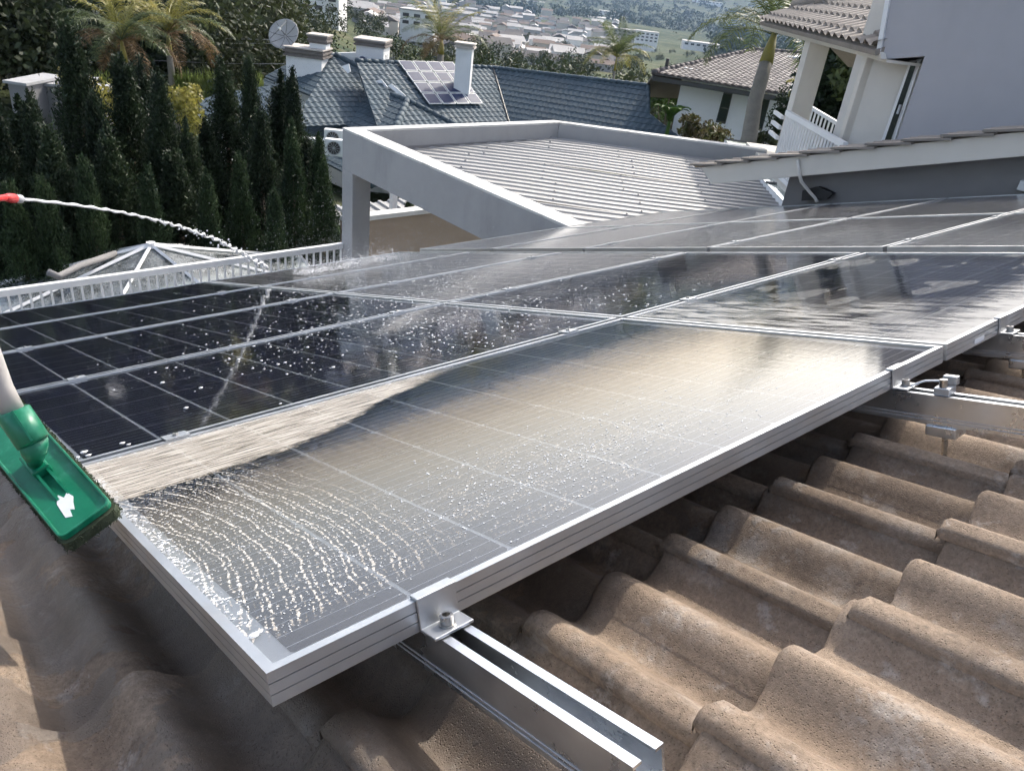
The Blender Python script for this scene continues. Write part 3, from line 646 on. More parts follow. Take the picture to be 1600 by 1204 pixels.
while s_ < vmax:
    xs = []
    for r_ in range(NRIB):
        for (a_, h_) in profp: xs.append((s_ + r_ * PITCH + a_, h_))
    xs.append((s_ + NRIB * PITCH + .01, .0))
    segs = np.linspace(umin, umax, 9)
    bm = bmesh.new(); grid = []
    for uu in segs:
        grid.append([bm.verts.new((*(org + e1 * uu + e2 * a_), zroof(org + e2 * a_) + h_ + .006 * (k % 2) + .010 * math.sin(uu * 1.7 + k))) for (a_, h_) in xs])
    for i in range(len(segs) - 1):
        for j in range(len(xs) - 1): bm.faces.new((grid[i][j], grid[i + 1][j], grid[i + 1][j + 1], grid[i][j + 1]))
    # zig-zag ends follow the skew frame: clip by the polygon edges
    cen = sum(pgc) / len(pgc)
    for i in range(len(pgc)):
        a_, b_ = pgc[i], pgc[(i + 1) % len(pgc)]; d_ = b_ - a_; pn = np.array([d_[1], -d_[0]])
        if (cen - a_) @ pn > 0: pn = -pn
        if bm.faces: bmesh.ops.bisect_plane(bm, geom=bm.verts[:] + bm.edges[:] + bm.faces[:], plane_co=(*a_, 5), plane_no=(*pn, 0), clear_outer=True)
    if len(bm.faces):
        bm.verts.index_update(); mb = MB().add([tuple(q.co) for q in bm.verts], [[q.index for q in f.verts] for f in bm.faces])
        so = mb.build('roof_sheet', M_corr, zr); so.modifiers.new('s', 'SOLIDIFY').thickness = .002
        scr = MB()
        for uu in np.arange(umin + .4 + .2 * (k % 2), umax, 1.15):
            for r_ in range(0, NRIB, 2):
                p2 = org + e1 * uu + e2 * (s_ + r_ * PITCH + .108)
                if all(((p2 - pgc[i])[0] * (pgc[(i + 1) % len(pgc)] - pgc[i])[1] - (p2 - pgc[i])[1] * (pgc[(i + 1) % len(pgc)] - pgc[i])[0]) * ((cen - pgc[i])[0] * (pgc[(i + 1) % len(pgc)] - pgc[i])[1] - (cen - pgc[i])[1] * (pgc[(i + 1) % len(pgc)] - pgc[i])[0]) > 0 for i in range(len(pgc))):
                    z_ = zroof(p2) + .024; scr.tube([np.array([*p2, z_]), np.array([*p2, z_ + .014])], .013, 6)
        if scr.n: tag(scr.build('screw_heads', M_corr, so), kind='stuff')
    bm.free(); s_ += NRIB * PITCH; k += 1
# dark board painting in shadow under the far sheet ends
MB().box((X0 + .262, Y0 - .205, 5.2), (c2[0] - .1, Y0 - .185, 5.46)).build('shadow_board', M_darkwall, zr)

# tan wall and lower zinc roof seen through the pergola opening
tw0, tw1 = ony(540, 341, 13.0), ony(760, 316, 13.0)
tw_ = thing('garden_wall', 'tan plastered wall with pale coping seen through the pergola opening', 'wall', (tw0[0], 13, 0))
MB().box((tw0[0], 13.0, 0), (tw1[0] + 3, 13.2, tw0[2] - .1)).build('wall', M_tanwall, tw_)
MB().box((tw0[0], 12.97, tw0[2] - .098), (tw1[0] + 3, 13.23, tw0[2])).build('coping', M_topcoat, tw_, bevel=.006)
lz = thing('lower_zinc_roof', 'small bright zinc roof seen through the pergola opening', 'roof', (*ony(600, 310, 17)[:2], 0))
for k in range(16):
    x_ = 8.6 + k * .30; MB().add([(x_, 14, 2.2), (x_ + .16, 14, 2.2), (x_ + .19, 14, 2.25), (x_ + .27, 14, 2.25), (x_ + .30, 14, 2.2), (x_, 16.6, 2.35), (x_ + .16, 16.6, 2.35), (x_ + .19, 16.6, 2.40), (x_ + .27, 16.6, 2.40), (x_ + .30, 16.6, 2.35)], [(i, i + 1, i + 6, i + 5) for i in range(4)]).build('roof_sheet', M_corr, lz)
pp0 = onz(614, 335, 2.3); MB().box((pp0[0] - .07, pp0[1] - .07, 1.0), (pp0[0] + .07, pp0[1] + .07, 3.9)).build('post', M_white, lz)

# terrace with railing
tag(MB().box((-6, 5.3, -.2), (X0 + PW + 3.2, 10.1, 2.95)).build('terrace_floor', M_floor), kind='structure')
rl = thing('railing', 'low white metal railing with flat top rail and thin pickets', 'railing', (-1, 10, 2.95))
MB().box((-4.0, 9.96, 4.03 - .085), (X0 - .002, 10.03, 4.03)).build('top_rail', M_white, rl, bevel=.006)
MB().box((-4.0, 9.97, 3.06), (X0 - .002, 10.02, 3.10)).build('bottom_rail', M_white, rl)
pk = None
for k in range(86):
    x = -3.95 + k * .112
    if x > X0 - .02: break
    if pk is None:
        pk = MB().box((-.012, -.012, 3.102 - 2.95), (.012, .012, 3.943 - 2.95)).mesh('picket')
    o = link('picket', pk, M_white, rl); o.location = (x + 1, .0 - .005, 0)

# skylight pyramid beyond the railing
ap_ = ony(236, 384, 12.6); zb = ap_[2] - .80; hs = 1.75
sk = thing('skylight', 'glass pyramid skylight with pale metal bars beyond the railing', 'skylight', (ap_[0], ap_[1], zb))
K = 8; base = [np.array([ap_[0] + 3.0 * math.cos(2 * math.pi * (j + .35) / K), ap_[1] + 2.0 * math.sin(2 * math.pi * (j + .35) / K), zb]) for j in range(K)]
for j in range(K):
    a_, b_ = base[j], base[(j + 1) % K]
    cn = (a_ + b_ + ap_) / 3; MB().add([a_ + (cn - a_) * .02, b_ + (cn - b_) * .02, ap_ + (cn - ap_) * .02], [(0, 1, 2)]).build('pane', M_sglass, sk)
    MB().tube([a_ + EZ * .02, ap_ + EZ * .02], .032, 4).build('glazing_bar', M_white, sk)
    MB().tube([a_, b_], .035, 4).build('base_rail', M_white, sk)
MB().tube([ap_ - EZ * .03, ap_ + EZ * .06], .07, 10).build('finial', M_white, sk)
MB().prism(base, (0, 0, -1.0)).build('curb', M_topcoat, sk)
d0 = ony(62, 433, 11.9); pipe = [ony(75, 425, 11.8), ony(92, 432, 11.8), ony(125, 415, 12.2), ony(180, 396, 12.8)]
tag(MB().tube(pipe, .05, 10).build('pipe', M_darkwall, smooth=True), 'grey plastic pipe bent along the skylight glass', 'pipe')
# ------------------------------------------------------------------ the house on the right (gable wall, low wing roof, balcony wing)
hh = thing('lavender_house', 'lavender grey upper storey with tiled balcony roof and cream verge board', 'house', (9, 3, 0))
XB = 7.20
def bp(y, up=0.0, x=XB): return np.array([x, y, 6.31 + .3446 * (5.11 - y) + up])
# verge board: bottom edge and cut end taken square to the slope
MB().prism([bp(5.05, -.035), bp(4.86, -.235 + .0), bp(-3, -.235), bp(-3, -.035)], (.05, 0, 0)).build('verge_board', M_cream, hh, bevel=.004)
MB().prism([bp(4.86, -.2, XB + .051), bp(-3, -.2, XB + .051), bp(-3, -.215, XB + .051), bp(4.86, -.215, XB + .051)], (.35, 0, 0)).build('soffit', M_cream, hh)
# verge tiles, each stepping over the next
k = 0; y = 5.16
vt = None
while y > -1.2:
    a_, b_ = y, y - .40
    sl_ = np.array([0, -1, .3446]); sl_ = sl_ / np.linalg.norm(sl_)
    lo = bp(a_, .012); hi = bp(b_, -.028)
    prof = []
    n_ = 7
    mb = MB(); vs = []
    for (P_, th) in ((lo, .022), (hi, .022)):
        for i in range(n_):
            x_ = -.05 + .33 * i / (n_ - 1); h_ = .028 * math.cos((x_ + .02) / .30 * 4 * math.pi) * .8
            vs.append(P_ + np.array([x_, 0, h_])); vs.append(P_ + np.array([x_, 0, h_ - th]))
    m2 = 2 * n_; fs = []
    for i in range(n_ - 1):
        fs += [(2 * i, 2 * i + 2, m2 + 2 * i + 2, m2 + 2 * i), (2 * i + 1, m2 + 2 * i + 1, m2 + 2 * i + 3, 2 * i + 3), (2 * i, 2 * i + 1, 2 * i + 3, 2 * i + 2), (m2 + 2 * i, m2 + 2 * i + 2, m2 + 2 * i + 3, m2 + 2 * i + 1)]
    fs += [(0, m2, m2 + 1, 1), (m2 - 2, m2 - 1, 2 * m2 - 1, 2 * m2 - 2)]
    mb.add(vs, fs).build('verge_tile', M_tantile, hh); y -= .305; k += 1
tile_face([bp(5.12, -.03, XB + .28), bp(-1.2, -.03, XB + .28), bp(-1.2, -.03, 9.0), bp(5.12, -.03, 9.0)], EX, .155, .305, .022, .02).build('low_roof_slope', M_tantile, hh)
# dark wall under the verge
XW = 7.46
wc = 4.13
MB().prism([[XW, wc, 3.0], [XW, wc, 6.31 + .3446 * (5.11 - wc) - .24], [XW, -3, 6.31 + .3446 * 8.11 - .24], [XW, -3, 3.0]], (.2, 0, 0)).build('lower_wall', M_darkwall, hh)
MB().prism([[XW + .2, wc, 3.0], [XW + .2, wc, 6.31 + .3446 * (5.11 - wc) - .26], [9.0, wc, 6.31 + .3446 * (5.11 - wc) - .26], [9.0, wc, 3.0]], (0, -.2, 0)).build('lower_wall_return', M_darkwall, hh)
# lavender gable wall with overhanging upper part
XL = 9.0
ye = onx(1405, 210, XL)[1]
pts = [[XL, ye, 4.0], [XL, onx(1445, 88, XL)[1], onx(1445, 88, XL)[2]], onx(1377, 93, XL), onx(1376, 78, XL), onx(1391, -2, XL), onx(1400, -60, XL), [XL, -3, 11.5], [XL, -3, 4.0]]
MB().prism(pts, (.30, 0, 0)).build('gable_wall', M_lav, hh)
e0, e1_ = onx(1376, 80, XL - .03), onx(1400, -60, XL - .03)
MB().prism([e0, e1_, e1_ + [0, .05, .01], e0 + [0, .05, .0]], (.36, 0, 0)).build('edge_trim', M_white, hh)
# 45 degree balcony wing
P0 = np.array([9.0, 4.36, 0]); NB = np.array([1, -1, 0]) / math.sqrt(2)
bw = lambda px, py, off=0.0: onpl(px, py, P0 + NB * off, NB)
fr, fl = bw(1377, 92), bw(1190, 32)
frt, flt = bw(1374, 70), bw(1187, 30)
fz0 = (fr[2] + fl[2]) / 2
f_t = [bw(1377, 92), bw(1188, 43), bw(1188, 31), bw(1374, 74)]
MB().prism(f_t, NB * .06).build('fascia', M_cream, hh)
sl0, sl1 = bw(1366, 72, -.08), bw(1186, 30, -.08)
back = NB * 1.0
up1 = sl0 + NB * 2.6 + EZ * 1.15; up0 = sl1 + NB * .6 + EZ * .27
tile_face([sl0, sl1, up0, up1], sl1 - sl0, .30, .33, .03, .035).build('balcony_roof_slope', M_tantile, hh)
n_c = 9
for k in range(n_c):
    a_ = up0 + (up1 - up0) * (k / n_c); b_ = up0 + (up1 - up0) * ((k + 1.12) / n_c)
    MB().tube([a_ + EZ * .03, b_ + EZ * .03], [.13, .105], 10).build('ridge_tile', M_tantile, hh, smooth=True)
MB().prism([up0, up1, up1 + NB * 3 - EZ * 1.6, up0 + NB * 1.2 - EZ * .8], (0, 0, -.06)).build('rear_roof_slope', M_tantile, hh)
for (tpx, tpy, bpx, bpy_, w_) in ((1262, 64, 1222, 190, .30), (1349, 86, 1302, 228, .30)):
    a_ = bw(tpx, tpy, .10); zt2 = bw(tpx, tpy + 0)[2]
    cuboid(MB(), a_ + NB * .15, unit(F45), NB, w_, w_, 4.0, zt2 - .02).build('pillar', M_cream, hh, bevel=.01)
MB().prism([f_t[0] + NB * .061, f_t[1] + NB * .061, f_t[1] + NB * 2.0, f_t[0] + NB * 2.0], (0, 0, -.03)).build('soffit', M_cream, hh)
# balcony parapet behind and cream return wall with door
bq = lambda px, py: onpl(px, py, P0 + NB * 2.0, NB)
iw = onx(1344, 92, 9.5); iw2 = onx(1420, 95, 9.32)
MB().prism([[9.62, iw[1] + .12, 4], [9.32, 3.6, 4], [9.32, 3.6, 8.2], [9.62, iw[1] + .12, 8.2]], (.2, 0, 0)).build('return_wall', M_creamwall, hh)
dr = [onx(1421, 96, 9.28), onx(1440, 92, 9.28), onx(1396, 225, 9.28), onx(1376, 222, 9.28)]
do = MB().prism(dr, (.04, 0, 0)).build('door', M_white, hh)
ce = sum(dr) / 4; MB().prism([ce + (p - ce) * np.array([1, .45, .94]) + [-.012, 0, 0] for p in dr], (.008, 0, 0)).build('pane', M_wglass, do)
MB().box(ce - [.05, .03, .12], ce - [.02, .01, .02]).build('handle', M_greyp, do)
zf = onpl(1310, 215, P0, NB)[2] - .95
MB().prism([P0 + EZ * zf - F45 * .6, P0 + EZ * zf + F45 * 5.2, P0 + EZ * zf + F45 * 5.2 + NB * 2.2, P0 + EZ * zf - F45 * .6 + NB * 2.2], (0, 0, -.18)).build('balcony_floor', M_cream, hh)
# white balcony railings: front one along the wing, back one behind the pillars
def balrail(p, q, n, nm):
    r_ = thing('balcony_railing', nm, 'railing', p)
    MB().prism([p, q, q - EZ * .07, p - EZ * .07], NB * .06).build('top_rail', M_white, r_)
    MB().prism([p - EZ * .85, q - EZ * .85, q - EZ * .9, p - EZ * .9], NB * .05).build('bottom_rail', M_white, r_)
    d_ = unit(q - p); pm = MB().box((-.015, -.015, -.848), (.015, .015, -.072)).mesh('picket')
    for k in range(n):
        o = link('picket', pm, M_white, r_); o.location = tuple((q - p) * ((k + .5) / n) + NB * .025)
balrail(bw(1228, 172, -.06), bw(1318, 222, -.06), 22, 'white balcony railing with close pickets between the cream pillars')
def bk(px, py): return onpl(px, py, P0 + NB * 1.9, NB)
ra_, rb_ = bk(1243, 172), bk(1345, 186); zz = (ra_[2] + rb_[2]) / 2
balrail(np.array([*ra_[:2], zz]), np.array([*rb_[:2], zz]), 16, 'rear white balcony railing seen behind the pillars')
for k, (pa, pb) in enumerate((((1216, 180), (1226, 182)), ((1211, 196), (1222, 199)), ((1207, 213), (1218, 216)))):
    pass
# downpipe brackets on the outer pillar
for k in range(3):
    a_ = bw(1221 - 4 * k, 181 + 16 * k, -.05); MB().prism([a_, a_ + F45 * .55, a_ + F45 * .55 - EZ * .05, a_ - EZ * .05], NB * .05).build('shelf_bracket', M_white, hh)

# glass canopy between the zinc roof and the house
gc = thing('glass_canopy', 'greenish glass canopy panes between the zinc roof and the house', 'canopy', onz(1180, 250, 5.5))
g = [onz(1132, 219, 5.50), onz(1216, 232, 5.60), onz(1262, 320, 5.60), onz(1226, 318, 5.50)]
for k in range(4):
    s0, s1 = k / 4 + .006, (k + 1) / 4 - .006
    MB().prism([g[0] + (g[3] - g[0]) * s0, g[1] + (g[2] - g[1]) * s0, g[1] + (g[2] - g[1]) * s1, g[0] + (g[3] - g[0]) * s1], (0, 0, .012)).build('pane', M_gglass, gc)
    s0 = k / 4; MB().tube([g[0] + (g[3] - g[0]) * s0 + EZ * .02, g[1] + (g[2] - g[1]) * s0 + EZ * .02], .018, 4).build('glazing_bar', M_dark, gc)
MB().prism([g[0], g[3], g[3] - EZ * .12, g[0] - EZ * .12], (.04, 0, 0)).build('edge_beam', M_white, gc)
tag(MB().prism([p - EZ * .5 for p in g], (0, 0, -.06)).build('terrace_paving', M_topcoat), kind='structure')
# white hose-like cable hanging off the verge board, and a black box at its foot
cb = [onx(1246, 250, 7.17), onx(1248, 268, 7.15), onx(1252, 284, 7.22), onx(1265, 300, 7.32), onx(1274, 310, 7.36), onx(1277, 316, 7.36)]
tag(MB().tube(cb, .016, 8).build('cable', M_creamwall, smooth=True), 'pale cable hanging from the verge board down the dark wall', 'cable')
b0_ = onx(1252, 314, 7.36)
tag(MB().prism([b0_, b0_ + [0, -.25, .09], b0_ + [0, -.30, .16], b0_ + [0, -.12, .18], b0_ + [0, .02, .10]], (.06, 0, 0)).build('black_bag', M_black), 'small black rag lying at the foot of the hanging cable', 'rag')
b1_ = onx(1594, 292, 7.40); sb = thing('junction_box', 'small white junction box on the dark wall at the right edge', 'box', b1_)
MB().box(b1_ - [0, .06, .03], b1_ + [.05, .02, .05]).build('box', M_ac, sb, bevel=.006); MB().tube([b1_ + [-.004, -.03, .03], b1_ + [.0, -.03, .03]], .012, 8).build('knockout', M_greyp, sb)

# ------------------------------------------------------------------ own tiled roof
rf = thing('tiled_roof', 'brown concrete wave tile roof under the solar panels', 'roof', RO)
TWID, GA, TLEN = .31, .31, .365
def tile_mesh(name, seed):
    rg = np.random.default_rng(seed)
    xs = np.linspace(-.030, .318, 31); ys = [0.0, -.006, -.03, -.20, -TLEN]
    prof = .046 * (.5 + .5 * np.cos(2 * np.pi * xs / .155)) ** 1.0 + .011 * np.clip(1 - (xs + .03) / .075, 0, 1)
    prof = prof - np.where(xs > .285, .006, 0)
    vs = []; wob = rg.normal(0, .0012, len(xs)); wob2 = np.convolve(rg.normal(0, .004, len(xs) + 4), np.ones(5) / 5, 'valid')
    zl = lambda y: .030 * (1 + y / GA)
    vs += [(x, wob2[i] + .002, p + zl(0) - .020) for i, (x, p) in enumerate(zip(xs, prof))]
    for k, y in enumerate(ys):
        vs += [(x, y + (wob2[i] if k < 3 else 0), p + zl(y) - (.005 if k == 0 else 0) + wob[i]) for i, (x, p) in enumerate(zip(xs, prof))]
    n_ = len(xs); fs = [(k * n_ + i, k * n_ + i + 1, (k + 1) * n_ + i + 1, (k + 1) * n_ + i) for k in range(len(ys)) for i in range(n_ - 1)]
    # near side edge (thickness of the lap)
    b = len(vs); vs += [(xs[0] + .002, y, prof[0] + zl(y) - .016) for y in ys]
    for k in range(len(ys) - 1): fs.append(((k + 1) * n_, (k + 2) * n_, b + k + 1, b + k))
    return MB().add(vs, fs).mesh(name, True)
tms = [tile_mesh('tile', s) for s in range(4)]
TB = -.12 - .030 - .057
def seen(u, v):
    if u > -.20 and v > .75 and u < 7.4: return False
    if v > .45 and u > .9: return False
    p = roof(u + .15, v - .15, -.12); q = W.T @ (p - C)
    if q[2] < .15: return False
    x, y = 800 + F * q[0] / q[2], 602 + F * q[1] / q[2]
    return -420 < x < 1950 and 350 < y < 1560
rest = MB(); base_v = [np.array([v_.co for v_ in m_.vertices]) for m_ in tms]; base_f = [[tuple(p.vertices) for p in m_.polygons] for m_ in tms]
rot3 = np.array(ROT.to_3x3()); ntile = 0
jr = np.random.default_rng(3)
for r_ in range(-10, 18):
    for c_ in range(-9, 25):
        u = .40 + TWID * (c_ + 0) ; v = -.26 + GA * r_
        if v > 5.3 or u > 7.0: continue
        du, dv, dz, ra = jr.normal(0, .003), jr.normal(0, .006), jr.normal(0, .002), jr.normal(0, .006)
        vi = int(jr.integers(4))
        if seen(u, v) and ntile < 300:
            o = link('tile', tms[vi], M_tile, rf); ntile += 1
            o.matrix_local = Matrix.Translation(Vector(roof(u + du, v + dv, TB + dz) - RO)) @ ROT @ Matrix.Rotation(ra, 4, 'Z')
        else:
            rest.add(base_v[vi] @ rot3.T + roof(u, v, TB), base_f[vi])
tag(rest.build('hidden_tiles', M_tile, rf, smooth=True), kind='stuff')
MB().prism([roof(-2.6, -3.4, -.235), roof(7.2, -3.4, -.235), roof(7.2, 5.2, -.235), roof(-2.6, 5.2, -.235)], RN * -.1).build('light_stop_deck', M_dark, rf)  # unseen board added so light does not leak between the tiles
hw = thing('own_house', 'plain walls carrying the tiled roof with the solar panels', 'house', (2, 2, 0))
MB().box((-2.0, -2.2, 0), (6.9, 4.9, 5.2)).build('wall', M_creamwall, hw)

# ------------------------------------------------------------------ solar panels
PL, PWd, PA, PB_ = 1.656, 1.0, 1.676, 1.02
prof_f = [(0, -.04), (0, -.0276), (.0026, -.0276), (.0026, -.0263), (0, -.0263), (0, -.0142), (.0026, -.0142), (.0026, -.0129), (0, -.0129), (0, 0), (.0125, 0), (.0125, -.0045), (.003, -.0045), (.003, -.04)]
def frame_rail(L, swap):
    mb = MB(); k = len(prof_f); vs = []
    for s in (0, 1):
        for (a, z) in prof_f:
            x = a if s == 0 else L - a
            vs.append((x, a, z) if not swap else (a, x, z))
    fs = [(i, (i + 1) % k, k + (i + 1) % k, k + i) for i in range(k)] + [tuple(range(k - 1, -1, -1)), tuple(range(k, 2 * k))]
    return mb.add(vs, fs)
fl1 = frame_rail(PL, False); fs1 = frame_rail(PWd, True)
mirror_y = lambda mb: MB().add(mb.verts() * [1, -1, 1] + [0, PWd, 0], [f[::-1] for f in mb.f])
mirror_x = lambda mb: MB().add(mb.verts() * [-1, 1, 1] + [PL, 0, 0], [f[::-1] for f in mb.f])
me_frame = [fl1.mesh('frame_rail'), mirror_y(fl1).mesh('frame_rail'), fs1.mesh('frame_rail'), mirror_x(fs1).mesh('frame_rail')]
CS = .1585; MX, MY = (PL - 10 * CS) / 2, (PWd - 6 * CS) / 2
h_ = CS / 2 - .0024; hx_ = CS / 2 - .0034; ch_ = .004
me_cell = MB().add([(-hx_ + ch_, -h_, 0), (hx_ - ch_, -h_, 0), (hx_, -h_ + ch_, 0), (hx_, h_ - ch_, 0), (hx_ - ch_, h_, 0), (-hx_ + ch_, h_, 0), (-hx_, h_ - ch_, 0), (-hx_, -h_ + ch_, 0)], [tuple(range(8))]).mesh('cell')
me_sheet = MB().box((.013, .013, -.011), (PL - .013, PWd - .013, -.0085)).mesh('backsheet')
me_jb = MB().box((PL / 2 - .06, .35, -.03), (PL / 2 + .06, .45, -.0115)).mesh('junction_box')
def pane_mesh(): return MB().add([(.0128, .0128, -.0035), (PL - .0128, .0128, -.0035), (PL - .0128, PWd - .0128, -.0035), (.0128, PWd - .0128, -.0035)], [(0, 1, 2, 3)]).mesh('glass')
me_pane = {k: pane_mesh() for k in M_pane}
rowname = ['front', 'second', 'third', 'fourth', 'fifth']
def solar_panel(u, v, kind, label, group):
    t_ = thing('solar_panel', label, 'solar panel', roof(u, v), group); t_.rotation_euler = ROT.to_euler()
    for me in me_frame: link('frame_rail', me, M_alu, t_)
    link('backsheet', me_sheet, M_sheet, t_); link('junction_box', me_jb, M_black, t_)
    for i in range(10):
        for j in range(6):
            o = link('cell', me_cell, M_cell, t_); o.location = (MX + (i + .5) * CS, MY + (j + .5) * CS, -.0072)
    link('glass', me_pane[kind], M_pane[kind], t_)
U2 = 3.545
for j in range(5):
    k0 = 'soapy' if j == 0 else 'wet'; k1 = 'splashed' if j == 0 else ('wet' if j == 1 else 'dusty')  # from the third row the film paints in a grey reflection
    solar_panel(0, j * PB_, k0, f'solar panel nearest the camera, {rowname[j]} row' + (', smeared with white soap foam' if j == 0 else ', dark and wet'), 'near array of solar panels')
    solar_panel(PA, j * PB_, k1, f'solar panel behind the first column joint, {rowname[j]} row' + (', with foam islands' if j == 0 else ', wet') , 'near array of solar panels')
    for c_, nm in ((0, 'first'), (1, 'last')):
        solar_panel(U2 + c_ * PA, j * PB_, 'dusty', f'dusty solar panel of the far array, {nm} column from the camera, {rowname[j]} row', 'far array of solar panels')

# rails under the panels
rp = [(0, -.062), (0, 0), (.0115, 0), (.0115, -.0035), (.0035, -.0035), (.0035, -.058), (.0385, -.058), (.0385, -.0035), (.0305, -.0035), (.0305, 0), (.042, 0), (.042, -.062)]
def rail(u, v0, v1, label):
    r_ = thing('mounting_rail', label, 'rail', roof(u, v0, -.041), 'rails under the panels')
    k = len(rp); vs = [roof(u + a, v, -.041 + z) for v in (v0, v1) for (a, z) in rp]
    fs = [((i + 1) % k, i, k + i, k + (i + 1) % k) for i in range(k)]
    MB().add(vs, fs + [tuple(range(k)), tuple(range(2 * k - 1, k - 1, -1))]).build('channel', M_rail, r_)
    for z in (-.045, -.052):
        MB().prism([roof(u - .0008, v0, -.041 + z), roof(u - .0008, v1, -.041 + z), roof(u - .0008, v1, -.043 + z), roof(u - .0008, v0, -.043 + z)], (.0006, 0, 0)).build('groove', M_greyp, r_)
    return r_
def foot(r_, u, v):
    a = roof(u, v, 0)
    MB().prism([roof(u - .006, v - .03, -.1035), roof(u + .05, v - .03, -.1035), roof(u + .05, v + .03, -.1035), roof(u - .006, v + .03, -.1035)], RN * -.024).build('foot', M_rail, r_, bevel=.003)
    MB().tube([roof(u + .02, v, -.12), roof(u + .02, v, -.20)], .006, 8).build('stud', M_steel, r_)
rails = [(.192, -.325, 5.12, 'open aluminium rail sticking out under the nearest end clamp'), (1.392, -1.3, 5.12, 'aluminium rail with a cable clip running off the right edge'), (2.0, -.9, 5.12, 'third aluminium rail along the array from the camera'), (3.05, -.25, 5.12, 'fourth aluminium rail hidden under the near array'), (3.80, -.25, 5.12, 'first aluminium rail under the far array'), (4.95, -.25, 5.12, 'second aluminium rail under the far array'), (5.5, -.25, 5.12, 'third aluminium rail under the far array'), (6.6, -.25, 5.12, 'last aluminium rail under the far array')]
ro = [rail(*r_) for r_ in rails]
foot(ro[1], 1.392, -.105); foot(ro[2], 2.0, -.06); foot(ro[0], .192, .35)

# end clamps along the front edge
def end_clamp(u, label):
    t_ = thing('end_clamp', label, 'clamp', roof(u, 0), 'end clamps on the front edge'); w0, w1 = u - .022, u + .034
    pr_ = [(.012, .0005), (.012, .0042), (-.0045, .0042), (-.0045, -.0355), (-.034, -.0355), (-.034, -.0395), (-.0008, -.0395), (-.0008, .0005)]
    k = len(pr_); vs = [roof(x, y, z) for x in (w0, w1) for (y, z) in pr_]
    MB().add(vs, [(i, (i + 1) % k, k + (i + 1) % k, k + i) for i in range(k)] + [tuple(range(k - 1, -1, -1)), tuple(range(k, 2 * k))]).build('bracket', M_alu, t_, bevel=.0008)
    bc = (u + .006, -.019)
    b_ = MB().tube([roof(*bc, -.0352), roof(*bc, -.0335)], .0105, 20).build('washer', M_steel, t_)
    hd = MB(); K = 24; vs = []; fs = []
    rings = [(.0082, -.0333), (.0082, -.0228), (.0076, -.0220), (.0046, -.0220), (.0044, -.0285)]
    for (r_, z) in rings:
        for j in range(K):
            a = 2 * math.pi * j / K; rr_ = r_ if r_ > .005 else r_ * (1 / max(.86, math.cos((a % (math.pi / 3)) - math.pi / 6)))
            vs.append(roof(bc[0] + rr_ * math.cos(a), bc[1] + rr_ * math.sin(a), z))
    fs = [(i * K + j, i * K + (j + 1) % K, (i + 1) * K + (j + 1) % K, (i + 1) * K + j) for i in range(len(rings) - 1) for j in range(K)] + [tuple((len(rings) - 1) * K + j for j in range(K))]
    MB().add(vs, fs).build('bolt_head', M_steel, t_)
end_clamp(.205, 'end clamp with socket bolt nearest the camera, on the open rail')
end_clamp(1.415, 'end clamp beside the cable clip on the second rail')
end_clamp(2.02, 'end clamp at the right edge on the third rail')
# cable clip on the second rail
cc = thing('grounding_clip', 'small silver grounding clip with bolt and thin wire on the second rail', 'clip', roof(1.41, -.085, -.04))
MB().prism([roof(1.395, -.115, -.0405), roof(1.432, -.115, -.0405), roof(1.432, -.085, -.0405), roof(1.395, -.085, -.0405)], RN * .016).build('body', M_alu, cc, bevel=.002)
MB().tube([roof(1.405, -.10, -.024), roof(1.405, -.10, -.008)], .008, 12).build('bolt', M_steel, cc)
MB().prism([roof(1.425, -.118, -.0235), roof(1.44, -.118, -.0235), roof(1.44, -.09, -.0235), roof(1.425, -.09, -.0235)], RN * .018).build('lug', M_alu, cc, bevel=.002)
MB().tube([roof(1.42, -.03, -.034), roof(1.428, -.055, -.022), roof(1.428, -.085, -.018)], .0022, 6).build('wire', M_stick, cc)
tag(MB().prism([roof(1.84, -.0012, -.022), roof(1.90, -.0012, -.022), roof(1.90, -.0012, -.034), roof(1.84, -.0012, -.034)], -RV * .0006).build('sticker', M_stick), 'small white serial sticker on the front frame face', 'sticker')
# mid clamps between the rows
mcp = MB().box((-.026, -.020, .0006), (.026, .020, .0045)).mesh('plate')
mcb = MB().tube([(0, 0, .0046), (0, 0, .0095)], .0065, 8).mesh('bolt'); 
ordn = ['first', 'second', 'third', 'fourth']
for j in range(1, 5):
    for k, (u, nm) in enumerate(((.215, 'nearest'), (1.415, 'second'), (2.02, 'third'), (3.07, 'fourth'), (3.82, 'fifth'), (4.97, 'sixth'))):
        t_ = thing('mid_clamp', f'flat silver clamp on the {ordn[j-1]} row joint from the front edge, over the {nm} rail', 'clamp', roof(u, j * PB_ - .01), 'mid clamps between the panel rows'); t_.rotation_euler = ROT.to_euler()
        link('plate', mcp, M_alu, t_); link('bolt', mcb, M_steel, t_)

